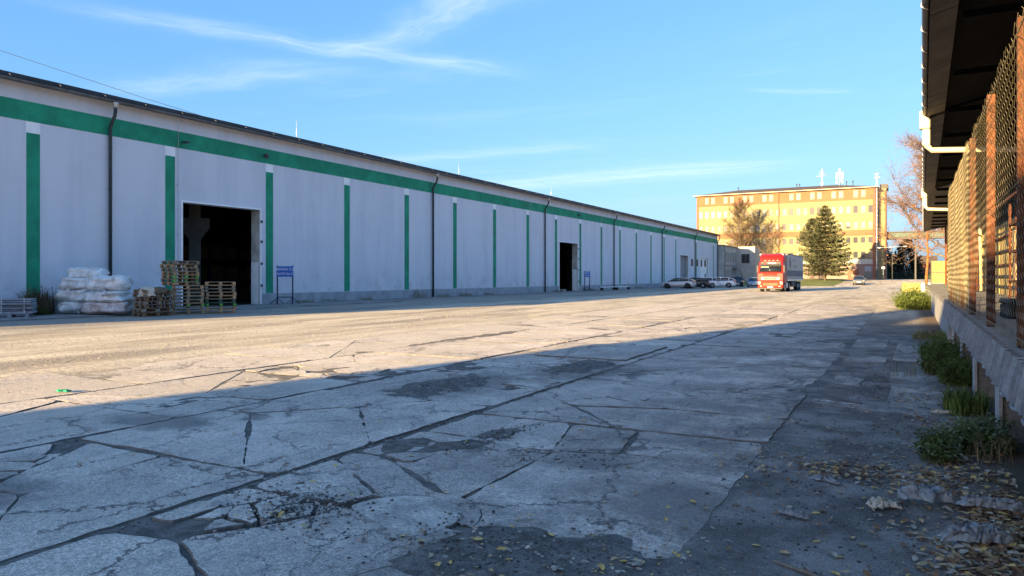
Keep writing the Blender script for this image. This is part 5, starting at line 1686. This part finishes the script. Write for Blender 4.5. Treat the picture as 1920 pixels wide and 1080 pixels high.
def conifer(label, loc, H, rad, seed, mat, levels=30, tuft=1.0, bare=0.12, second=None):
    rr = random.Random(seed)
    t = thing('conifer', label, 'tree', loc)
    tk = MB(); tk.tube([(0, 0, 0), (0.03, 0.02, H * 0.5), (0, 0, H * 0.97)], [H * 0.017, H * 0.011, 0.02], 8)
    if second: tk.tube([(0, 0, H * .15), (second[0] * .7, 0, H * .45), (second[0], 0, H * second[1])], [H * 0.01, H * 0.008, 0.02], 6)
    cr = MB()
    def axis_branches(ox, z0, z1, r0, n):
        for i in range(n):
            s = (i + rr.random()) / n
            s = (round(s * 15) / 15 + s) / 2 if n > 200 else s
            z = z0 + (z1 - z0) * s
            env = (1 - s) ** 0.85 * (1 - 0.35 * max(0, (0.18 - s) / 0.18))
            L = r0 * env * rr.uniform(0.70, 1.12) + 0.12
            a = i * 2.399 + rr.uniform(-.3, .3)
            droop = 0.28 - 0.45 * s
            oxx = ox * min(1, (z - 0) / max(.1, z1) + .3) if ox else 0
            steps = max(3, int(L / (0.30 * tuft)))
            for k in range(steps):
                f = (k + 0.6) / steps
                if f < 0.18: continue
                px = oxx + math.cos(a) * L * f; py = math.sin(a) * L * f
                pz = z - droop * L * f + 0.22 * L * f * f
                wdt = 0.30 * L * (1.12 - f) + 0.15
                for q in range(5):
                    side = rr.uniform(-1, 1) * wdt
                    c = Vector((px - math.sin(a) * side, py + math.cos(a) * side, pz - abs(side) * 0.25 + rr.uniform(-.16, .14)))
                    dirv_ = Vector((math.cos(a) + rr.uniform(-.5, .5) - math.sin(a) * side * .8, math.sin(a) + rr.uniform(-.5, .5) + math.cos(a) * side * .8, rr.uniform(-.25, .35))).normalized()
                    l = tuft * rr.uniform(0.26, 0.46); wq = tuft * rr.uniform(0.05, 0.10)
                    n1_ = dirv_.cross(Vector((0, 0, 1))).normalized() * wq; n2_ = dirv_.cross(n1_).normalized() * wq
                    e = c + dirv_ * l; m_ = c + dirv_ * l * .45
                    cr.add([tuple(c), tuple(m_ + n1_), tuple(e), tuple(m_ - n1_), tuple(m_ + n2_), tuple(m_ - n2_)], [(0, 1, 2, 3), (0, 4, 2, 5)])
            tk.tube([(oxx, 0, z), (oxx + math.cos(a) * L * .8, math.sin(a) * L * .8, z - droop * L * .8 + .14 * L)], [0.03 + .004 * L, 0.008], 3, 0, False, False)
    axis_branches(0, H * bare, H, rad, levels)
    if second: axis_branches(second[0], H * 0.5, H * second[1], rad * .55, levels // 3)
    tk.obj('trunk', MAT['bark'], t); cr.obj('crown', mat, t)
    return t


conifer('big bushy blue green spruce on the lawn before the yellow office block', (-12.5, 141, rise(141) + .15), 13.4, 5.6, 3, MAT['needle'], 430, 1.2, 0.11, (-2.1, 0.84))
branch_tree('birch_tree', 'bare brown birch rising behind the annex roof', (-31.2, 161, 0.9), 17.2, 4.6, (MAT['birch'], MAT['twig']), 5, n_main=38, twigs=105, start=0.18, up=1.3)
branch_tree('bare_tree', 'small bare tree rising behind the red truck', (-22.4, 146, 0.8), 11.0, 3.4, (MAT['bark'], MAT['twig']), 8, n_main=20, twigs=45, start=0.25, up=1.0)
branch_tree('bare_tree', 'tall bare tree with some rust coloured leaves beyond the shed', (3.6, 78, 0), 14.6, 6.0, (MAT['bark'], MAT['twigred']), 11, lean=(-0.6, 0), n_main=34, twigs=90, leaf=(3, 0.55, MAT['rustleaf']), start=0.20, up=0.55)
conifer('dark conifer in the distance, right beside the office block wall', (-5.4, 214, 0.95), 12, 4.0, 21, MAT['needledark'], 150, 1.9, 0.1)
conifer('dark broad conifer in the distance beyond the end of the road', (0.6, 220, 0.95), 11.0, 5.2, 22, MAT['needledark'], 170, 1.9, 0.08)
branch_tree('rusty_trunk_tree', 'slim tree with an orange lit trunk at the end of the dock', (1.62, 66.5, 0), 7.0, 1.8, (MAT['rusttrunk'], MAT['twigred']), 31, n_main=7, twigs=10, leaf=(2, 1.0, MAT['rustleaf']), start=0.5)
# hedge, far houses and a pipe bridge beyond the road end
mb = MB(); rr = random.Random(9)
for i in range(1500):
    x = rr.uniform(-8, 8); z = rr.uniform(0.9, 2.6); y = 206 + rr.uniform(-.8, .8)
    s = rr.uniform(.15, .35); a = rr.uniform(0, 6.28); b = rr.uniform(-.6, .6)
    u = Vector((math.cos(a) * s, math.sin(a) * s, b * s)); v2 = Vector((-math.sin(a) * s * .6, math.cos(a) * s * .6, s * .6))
    c = Vector((x, y, z)); mb.add([tuple(c - u), tuple(c + v2), tuple(c + u), tuple(c - v2)], [(0, 1, 2, 3)])
mb.box(-8, 8, 205.6, 206.4, 0.9, 2.1)
tag(mb.obj('hedge', MAT['needledark']), 'dark clipped hedge across the far end of the road', 'hedge')
for x, wd, h, lb, m_ in ((-3.5, 7, 5.5, 'pale distant house behind the far hedge, left of the dark house', 'tan'), (5.5, 7, 4.8, 'dark red distant house behind the far hedge at the right', 'trim')):
    t = thing('far_house', lb, 'house', (x, 262, 0.9))
    MB().box(-wd / 2, wd / 2, 0, 8, 0, h).obj('wall', MAT[m_], t)
    MB().xprism([(-0.5, h), (4, h + 2.6), (8.5, h)], -wd / 2 - .3, wd / 2 + .3).obj('roof', MAT['brownroof'], t)
    for q in (-1.8, 1.2): MB().box(q, q + 1, -0.05, -0.002, 1.6, 3).obj('window', MAT['pane'], t)
t = thing('pipe_bridge', 'grey green roofed bridge leaving the right side of the office block', 'bridge', (-2, 176, 0))
MB().box(-1.28, 16, -1.2, 1.2, 9.6, 10.1).obj('deck', MAT['dgrey'], t); MB().box(-1.28, 16, -1.4, 1.4, 11.0, 11.25).obj('roof', MAT['dgrey'], t)
for x in (4, 15): MB().box(x, x + .3, -.2, .2, 0.5, 9.6).obj('leg', MAT['dgrey'], t)
mb = MB(); mb.box(-1.28, 16, -1.1, -1.0, 10.101, 10.999); mb.obj('side_panel', M('green_side_panel', (0.075, 0.11, 0.10), 0.7, 0.1, 1.0), t)
t = thing('street_lamp', 'thin street lamp with a long arm before the far dark conifers', 'street lamp', (-1.9, 150, rise(150)))
MB().tube([(0, 0, 0), (0, 0, 6.2)], [0.08, 0.05], 6).obj('pole', MAT['dgrey'], t); MB().tube([(-2.0, 0, 6.1), (1.9, 0, 6.25)], 0.05, 5).obj('arm', MAT['steel'], t)
MB().bbox(-2.4, -1.9, -.12, .12, 6.02, 6.16, .03).obj('lamp_head', MAT['steel'], t); MB().bbox(1.8, 2.3, -.12, .12, 6.17, 6.31, .03).obj('lamp_head', MAT['steel'], t)
t = thing('road_sign', 'small white road sign by the corner of the office block', 'sign', (-3.6, 160, 0.95))
MB().tube([(0, 0, 0), (0, 0, 2.2)], 0.04, 6).obj('pole', MAT['steel'], t); MB().tube([(0, -.05, 2.3), (0, -.08, 2.3)], 0.32, 16).obj('sign_plate', MAT['letters'], t)
# overhead cable at the upper left
mb = MB(); mb.tube([(-60, 0, 19), (-46, 12, 15.6), (-36, 24.5, 11.2), (-31.9, 29.0, 9.6)], 0.012, 4); tag(mb.obj('overhead_cable', MAT['dgrey']), 'thin overhead cable coming down to the warehouse eave', 'cable')


# ------------------------------------------------------------------ plants
def tuft_obj(name, label, loc, n, h, spread, mats, seed, cat='plant', leafy=0.0, group=None, droop=0.35):
    rr = random.Random(seed); mb = MB()
    for i in range(n):
        a = rr.uniform(0, 6.28); r_ = spread * math.sqrt(rr.random()) 
        bx, by = math.cos(a) * r_, math.sin(a) * r_ * 1.0
        l = h * rr.uniform(0.45, 1.1); a2 = rr.uniform(0, 6.28); ln = rr.uniform(0.1, 0.8)
        dx_, dy_ = math.cos(a2) * ln, math.sin(a2) * ln
        wdt = rr.uniform(0.004, 0.010) * (1 + leafy * 3) * (0.35 if name == 'dry_stalks' else 0.7)
        nx_, ny_ = -math.sin(a2) * wdt, math.cos(a2) * wdt
        p0 = (bx, by, -0.02); p1 = (bx + dx_ * l * .4, by + dy_ * l * .4, l * .6); p2 = (bx + dx_ * l, by + dy_ * l, l * (1 - droop * ln))
        mi = rr.randrange(len(mats))
        mb.add([(p0[0] - nx_, p0[1] - ny_, p0[2]), (p0[0] + nx_, p0[1] + ny_, p0[2]), (p1[0] + nx_, p1[1] + ny_, p1[2]), (p1[0] - nx_, p1[1] - ny_, p1[2]), p2], [(0, 1, 2, 3), (3, 2, 4)], mi)
        if leafy and rr.random() < leafy:
            for z in range(3):
                f = rr.uniform(.4, 1); c = Vector((bx + dx_ * l * f, by + dy_ * l * f, l * f * .9))
                u = Vector((rr.gauss(0, 1), rr.gauss(0, 1), rr.gauss(0, .4))).normalized() * rr.uniform(.025, .05); v2 = u.cross(Vector((rr.gauss(0, .5), rr.gauss(0, .5), 1))).normalized() * u.length * .6
                mb.add([tuple(c - u), tuple(c + v2), tuple(c + u * 1.3), tuple(c - v2)], [(0, 1, 2, 3)], mi)
    o = mb.obj(name, [MAT[m] for m in mats]); o.location = loc
    return tag(o, label, cat, group)


def leafy_plant(name, label, loc, n, h, spread, mats, seed, cat='plant', ls=0.034):
    """a mound of stems with folded leaves"""
    rr = random.Random(seed); mb = MB()
    for i in range(n):
        a = rr.uniform(0, 6.28); r_ = spread * math.sqrt(rr.random())
        bx, by = math.cos(a) * r_ * .7, math.sin(a) * r_
        l = h * rr.uniform(0.35, 1.15) * (1.15 - 0.7 * (r_ / spread) ** 2)
        top = Vector((bx + rr.gauss(0, .35) * l, by + rr.gauss(0, .35) * l, l))
        mi = rr.randrange(len(mats))
        mb.tube([(bx, by, -.03), tuple(Vector((bx, by, 0)).lerp(top, .5) + Vector((0, 0, l * .08))), tuple(top)], [.003, .0025, .001], 3, mi, False, False)
        for k in range(7):
            f = rr.uniform(.25, 1.0); c = Vector((bx, by, 0)).lerp(top, f)
            a2 = rr.uniform(0, 6.28); d = Vector((math.cos(a2), math.sin(a2), rr.uniform(-.2, .7))).normalized()
            q = ls * rr.uniform(.5, 1.3); sd = d.cross(Vector((0, 0, 1))).normalized() * q * .42
            t1 = c + d * q + Vector((0, 0, q * .25)); t2 = c + d * q * 2.1 - Vector((0, 0, q * .25))
            mb.add([tuple(c), tuple(t1 + sd), tuple(t2), tuple(t1 - sd), tuple(t1 - Vector((0, 0, q * .2)))], [(0, 1, 4), (1, 2, 4), (0, 4, 3), (4, 2, 3)], mi)
    o = mb.obj(name, [MAT[m] for m in mats]); o.location = loc
    return tag(o, label, cat)


leafy_plant('weed_clump', 'dark leafy weed clump at the foot of the nearest dock fin', (0.58, 7.45, 0.05), 300, 0.26, 0.30, ('weed', 'weed', 'pweed'), 1)
leafy_plant('weed_clump', 'grey green mugwort with pale leaves beside the plastic bags', (0.26, 7.05, 0.03), 150, 0.24, 0.20, ('pweed', 'weed'), 2)
tuft_obj('grass_tuft', 'bright green grass tuft between the two nearest dock fins', (0.60, 9.3, 0.07), 520, 0.30, 0.22, ('grass', 'grass', 'weed'), 3)
leafy_plant('weed_clump', 'long weeds growing under the dock edge behind the second fin', (0.70, 11.9, 0.05), 340, 0.34, 0.36, ('grass', 'weed'), 4)
leafy_plant('weed_clump', 'dense low weeds before the third dock fin', (0.55, 13.3, 0.05), 420, 0.36, 0.42, ('weed', 'grass', 'weed'), 5)
leafy_plant('weed_clump', 'dense green weeds where the fence nears its end', (0.60, 15.7, 0.05), 420, 0.36, 0.48, ('weed', 'grass'), 6)
tuft_obj('grass_tuft', 'sunlit yellow grass at the foot of the solid dock wall', (0.66, 20.4, 0.04), 460, 0.26, 0.5, ('dry', 'grass'), 7)
tuft_obj('dry_stalks', 'dry pale stalks leaning out beside the nearest dock fin', (0.62, 7.0, 0.05), 26, 0.40, 0.16, ('dry',), 8, droop=0.5)
tuft_obj('dry_stalks', 'thin brown stalks growing out of the dark strip by the weeds', (0.05, 12.6, 0.0), 40, 0.34, 0.30, ('dry', 'weed'), 9)
leafy_plant('bush', 'low spreading bush by the dock wall in the sun', (0.45, 39.5, 0), 900, 0.95, 1.0, ('weed', 'grass', 'weed'), 10, 'bush', 0.09)
tuft_obj('dry_bush', 'dry brown bush against the warehouse wall beside the bales', (-30.45, 16.3, 0.05), 420, 1.25, 0.55, ('dry', 'twig', 'twig'), 11, 'bush', leafy=0.25)
leafy_plant('weed_clump', 'low dark green weeds under the dry bush at the wall', (-29.9, 16.0, 0.05), 300, 0.3, 0.42, ('weed',), 12)
wrng = random.Random(77)
ORDS = ['first', 'second', 'third', 'fourth', 'fifth', 'sixth', 'seventh', 'eighth', 'ninth', 'tenth', 'eleventh', 'twelfth']
for i, (y, h, n) in enumerate(((31.0, .22, 160), (33.2, .2, 120), (36.5, .2, 150), (42.3, .65, 90), (45.5, .25, 160), (48.5, .25, 180), (52.0, .2, 150), (65.8, .3, 120), (73.2, .3, 120), (74.8, .2, 120), (82, .3, 100), (91, .3, 100))):
    tuft_obj('weed_tuft', f'low weed tuft at the foot of the warehouse wall, {ORDS[i]} beyond the first gate sign', (-30.6 + wrng.uniform(-.1, .1), y, 0.04), n, h * 1.2, 0.55, ('weed', 'dry', 'grass'), 40 + i, group='weeds along the warehouse wall')
for i, (y, x) in enumerate(((76.5, -29.3), (80.2, -28.9))):
    o = thing('low_trestle', ('low white trestle by the second gate sign', 'low white trestle further along the wall past the second gate sign')[i], 'trestle', (x, y, 0.04))
    MB().box(-0.06, 0.06, -2.2, 2.2, 0.32, 0.40).obj('beam', MAT['white'], o)
    for q in (-2.0, 1.9): MB().box(-0.16, 0.16, q, q + .14, 0, 0.318).obj('foot', MAT['black'], o)
o = MB().bbox(-.25, .25, -.3, .3, 0, .25, .04).obj('stone_block', MAT['conc']); o.location = (-30.2, 66.2, 0.04); tag(o, 'rough stone block beside the second open gate', 'stone')


# ------------------------------------------------------------------ litter
def leaf_quad(mb, x, y, z, s, rr, m, flat=0.35):
    a = rr.uniform(0, 6.28); ti = rr.uniform(-flat, flat); t2 = rr.uniform(-flat, flat)
    ca, sa = math.cos(a), math.sin(a)
    pts = []
    for u, v in ((-1, 0), (-.3, .55), (.45, .42), (1, 0), (.4, -.5), (-.35, -.5)):
        X, Y = u * s, v * s
        pts.append((x + ca * X - sa * Y, y + sa * X + ca * Y, z + 0.006 + abs(v) * s * 0.35 * (1 if ti > 0 else 0.2) + ti * X * .6 + t2 * Y * .6 + flat * s * .4))
    mb.add(pts, [(0, 1, 2, 3), (0, 3, 4, 5)], m)


rr = random.Random(33); mb = MB()
def leafz(x, y): return max(ground_h(x, y), 0.004 if -12 < x < -1.15 else -1)
# drifts: (cx, cy, rx, ry, n)
for cx, cy, rx, ry, n in ((0.42, 4.4, 0.34, 1.2, 1300), (-0.35, 6.25, 0.65, 0.28, 420), (0.35, 6.3, 0.35, 0.6, 420), (0.52, 5.2, 0.26, 0.7, 800), (0.35, 8.3, 0.3, 0.9, 260), (-1.9, 3.45, 0.55, 0.35, 46), (-1.35, 4.0, 0.3, 0.3, 50), (0.1, 10.6, 0.4, 1.2, 220), (-0.55, 4.6, 0.7, 1.0, 60), (-0.8, 7.4, 0.8, 1.5, 70), (-3.6, 3.35, 0.3, 0.1, 14), (-2.2, 5.5, 1.6, 1.6, 70), (0.0, 14, 0.5, 2.5, 160), (-0.9, 3.3, 0.5, 0.4, 30)):
    for i in range(int(n * 2.2)):
        x = cx + rr.gauss(0, 0.55) * rx * 1.3; y = cy + rr.gauss(0, 0.6) * ry * 1.3
        if x > DX(y) - 0.04: continue
        m = rr.choice((0, 0, 1, 1, 1, 1, 3, 3, 0, 1, 1, 0, 0, 1, 3, 2)) if x > -1 else rr.choice((0, 2, 3, 0, 3))
        if nz(x * 3.1, y * 2.3, 14) < -0.12 and rr.random() < .8: continue
        leaf_quad(mb, x, y, leafz(x, y) + rr.uniform(0, .014), rr.choice((.009, .012, .015, .019, .024, .031)) * rr.uniform(.8, 1.15), rr, m, rr.uniform(.15, .8))
o = mb.obj('leaf_litter', MAT['leaf']); tag(o, 'brown leaf litter drifted along the foot of the dock', 'leaf litter', kind='stuff')
LM = []
for k in range(4):
    m1 = MB(); leaf_quad(m1, 0, 0, 0, 0.036, random.Random(k + 2), 0, 0.28); LM.append(m1.mesh('fallen_leaf', MAT['leaf'][(2, 0, 2, 3)[k]]))
for i in range(70):
    if i < 46: x, y = rr.uniform(-2.9, 0.1), rr.uniform(2.9, 6.8)
    else: x, y = rr.uniform(-6.5, -2.5), rr.uniform(2.9, 7)
    o = bpy.data.objects.new('fallen_leaf', LM[i % 4]); COL.objects.link(o); o.location = (x, y, leafz(x, y)); o.rotation_euler = (rr.uniform(-.15, .15), rr.uniform(-.15, .15), rr.uniform(0, 6.28))
    s = rr.uniform(.6, 1.05); o.scale = (s, s, s)
    tag(o, 'single fallen leaf lying loose on the worn concrete', 'leaf', 'loose leaves on the concrete')
# pebbles and crumbs
ico = [(0, 0, 1), (.89, 0, .45), (.28, .85, .45), (-.72, .53, .45), (-.72, -.53, .45), (.28, -.85, .45), (.72, .53, -.3), (-.28, .85, -.3), (-.89, 0, -.3), (-.28, -.85, -.3), (.72, -.53, -.3)]
icf = [(0, 1, 2), (0, 2, 3), (0, 3, 4), (0, 4, 5), (0, 5, 1), (1, 6, 2), (2, 7, 3), (3, 8, 4), (4, 9, 5), (5, 10, 1), (2, 6, 7), (3, 7, 8), (4, 8, 9), (5, 9, 10), (1, 10, 6)]


def pebble(mb, x, y, z, s, rr):
    a = rr.uniform(0, 6.28); ca, sa = math.cos(a), math.sin(a); fx, fy, fz = rr.uniform(.7, 1.3), rr.uniform(.7, 1.2), rr.uniform(.4, .8)
    vs = []
    for u, v, w_ in ico:
        k = rr.uniform(.8, 1.2); X, Y, Z = u * s * fx * k, v * s * fy * k, w_ * s * fz * k
        vs.append((x + ca * X - sa * Y, y + sa * X + ca * Y, z + Z))
    mb.add(vs, icf, 0)


mb = MB(); mk = MB()
for i in range(3800):                      # driven gravel in the sunny lane
    y = 5 + 34 * rr.random() ** 1.5; x = rr.uniform(-19, -8.6)
    if nz(x * .6, y * .22, 6) < -0.02: continue
    if -12.2 < x and rr.random() < .65: continue
    pebble(mb, x, y, ground_h(x, y) + 0.004, rr.uniform(.008, .024) * (0.7 + y * .014), rr)
for i in range(1700):                      # grit in the joints and along the broken rims
    x0 = rr.choice((-9.65, -7.0, -4.3, -4.3, -9.65)); y = rr.uniform(2.5, 16); x = x0 + rr.gauss(0, .05)
    pebble(mb if i % 4 == 0 else mk, x, y, ground_h(x, y) + .004, rr.uniform(.005, .014), rr)
for cx, cy, rx, ry, n in ((-3.6, 3.55, .42, .32, 560), (-1.9, 3.5, .8, .45, 520), (-5.75, 8.6, .45, .9, 380), (-4.9, 11.5, .4, 1.2, 340), (-3.45, 6.0, .16, .7, 160), (-0.4, 6, .7, 2.6, 620), (-2.35, 5.6, .4, .3, 90), (-0.5, 11, .6, 3, 420), (0.2, 8, .4, 3, 300)):
    for i in range(n):
        x = cx + rr.gauss(0, .6) * rx; y = cy + rr.gauss(0, .6) * ry
        pebble(mk if rr.random() < .8 else mb, x, y, leafz(x, y) + .002, rr.uniform(.004, .013) * (1.6 if rr.random() < .1 else 1), rr)
tag(mb.obj('gravel', MAT['stone']), 'pale gravel strewn over the sunny lane', 'gravel', kind='stuff')
tag(mk.obj('asphalt_crumbs', MAT['crumb']), 'dark crumbs of broken asphalt round the slab joints', 'rubble', kind='stuff')


def rag(label, loc, L, Wd, rz, seed, mat='bag', name='plastic_bag', hgt=.09):
    """thin film crumpled into ridges and pockets"""
    mb = MB(); n, m = 40, 20; vs = []
    for j in range(m + 1):
        for i in range(n + 1):
            u, v = i / n - .5, j / m - .5
            k = 0.55 + 0.9 * abs(nz(u * 4 + seed, 3.3)) + .25 * nz(u * 11, seed)
            x = u * L + .16 * L * nz(v * 3, seed, u * 4) + .05 * L * nz(u * 12, v * 10, seed)
            y = v * Wd * k + .30 * Wd * nz(u * 4, seed + 3) + .12 * Wd * nz(u * 13, v * 9, seed + 5)
            r1 = 1 - abs(nz(u * 6 + seed, v * 5)) * 2.2; r2 = 1 - abs(nz(u * 15, v * 11 + seed)) * 2.2
            z = hgt * (0.30 + .55 * r1 + .38 * r2 + .3 * nz(u * 3, seed)) * (1 - (2 * abs(u)) ** 6 * .9) * (1 - (2 * abs(v)) ** 4 * .8)
            vs.append((x, y, max(0.003, z)))
    fs = [(j * (n + 1) + i, j * (n + 1) + i + 1, (j + 1) * (n + 1) + i + 1, (j + 1) * (n + 1) + i) for j in range(m) for i in range(n)]
    mb.add(vs, fs, 0, True); mb.add([(a, b, c - .003) for a, b, c in vs], [f[::-1] for f in fs], 0, True)
    o = mb.obj(name, MAT[mat]); o.location = loc; o.rotation_euler = (0, 0, rz)
    return tag(o, label, 'litter')


rag('crumpled pale plastic bag lying below the weeds by the dock', (0.14, 5.62, .045), .34, .20, R(8), 1.3, hgt=.085)
rag('trailing strip of torn plastic film beside the crumpled bag', (0.50, 5.55, .06), .40, .11, R(-5), 4.1, hgt=.07)
rag('torn plastic bag half buried in the brown leaves', (0.36, 4.85, .055), .36, .19, R(16), 7.7, hgt=.08)
rag('small scrap of blue grey film on the dark asphalt', (-0.52, 5.9, .012), .22, .08, R(-20), 9.2, hgt=.035)
rag('pale feather like scrap of plastic on the asphalt', (-0.62, 4.95, .012), .20, .08, R(-15), 3.2, hgt=.035)
rag('white plastic scrap lying in the grass at the second fin', (0.55, 10.3, .06), .22, .12, R(30), 5.2, hgt=.08)
rag('flat white strip lying before the green grass tuft', (0.42, 9.2, .06), .30, .06, R(10), 6.2, mat='cream', hgt=.03)
rag('green scrap of litter on the sunny slabs', (-9.9, 5.6, .012), .20, .10, R(20), 2.2, mat='green', hgt=.03)
rag('tan crumpled paper by the plastic bag', (-0.12, 5.4, .02), .18, .14, R(30), 8.2, mat='cream', hgt=.05)
o = MB(); o.tube([(-.2, 0, .012), (0, .008, .016), (.2, -.004, .012)], [.008, .010, .008], 6); o = o.obj('wooden_stick', MAT['wood'][1]); o.location = (-0.44, 4.0, .002); o.rotation_euler = (0, 0, R(-27)); tag(o, 'straight brown stick lying on the asphalt', 'stick')
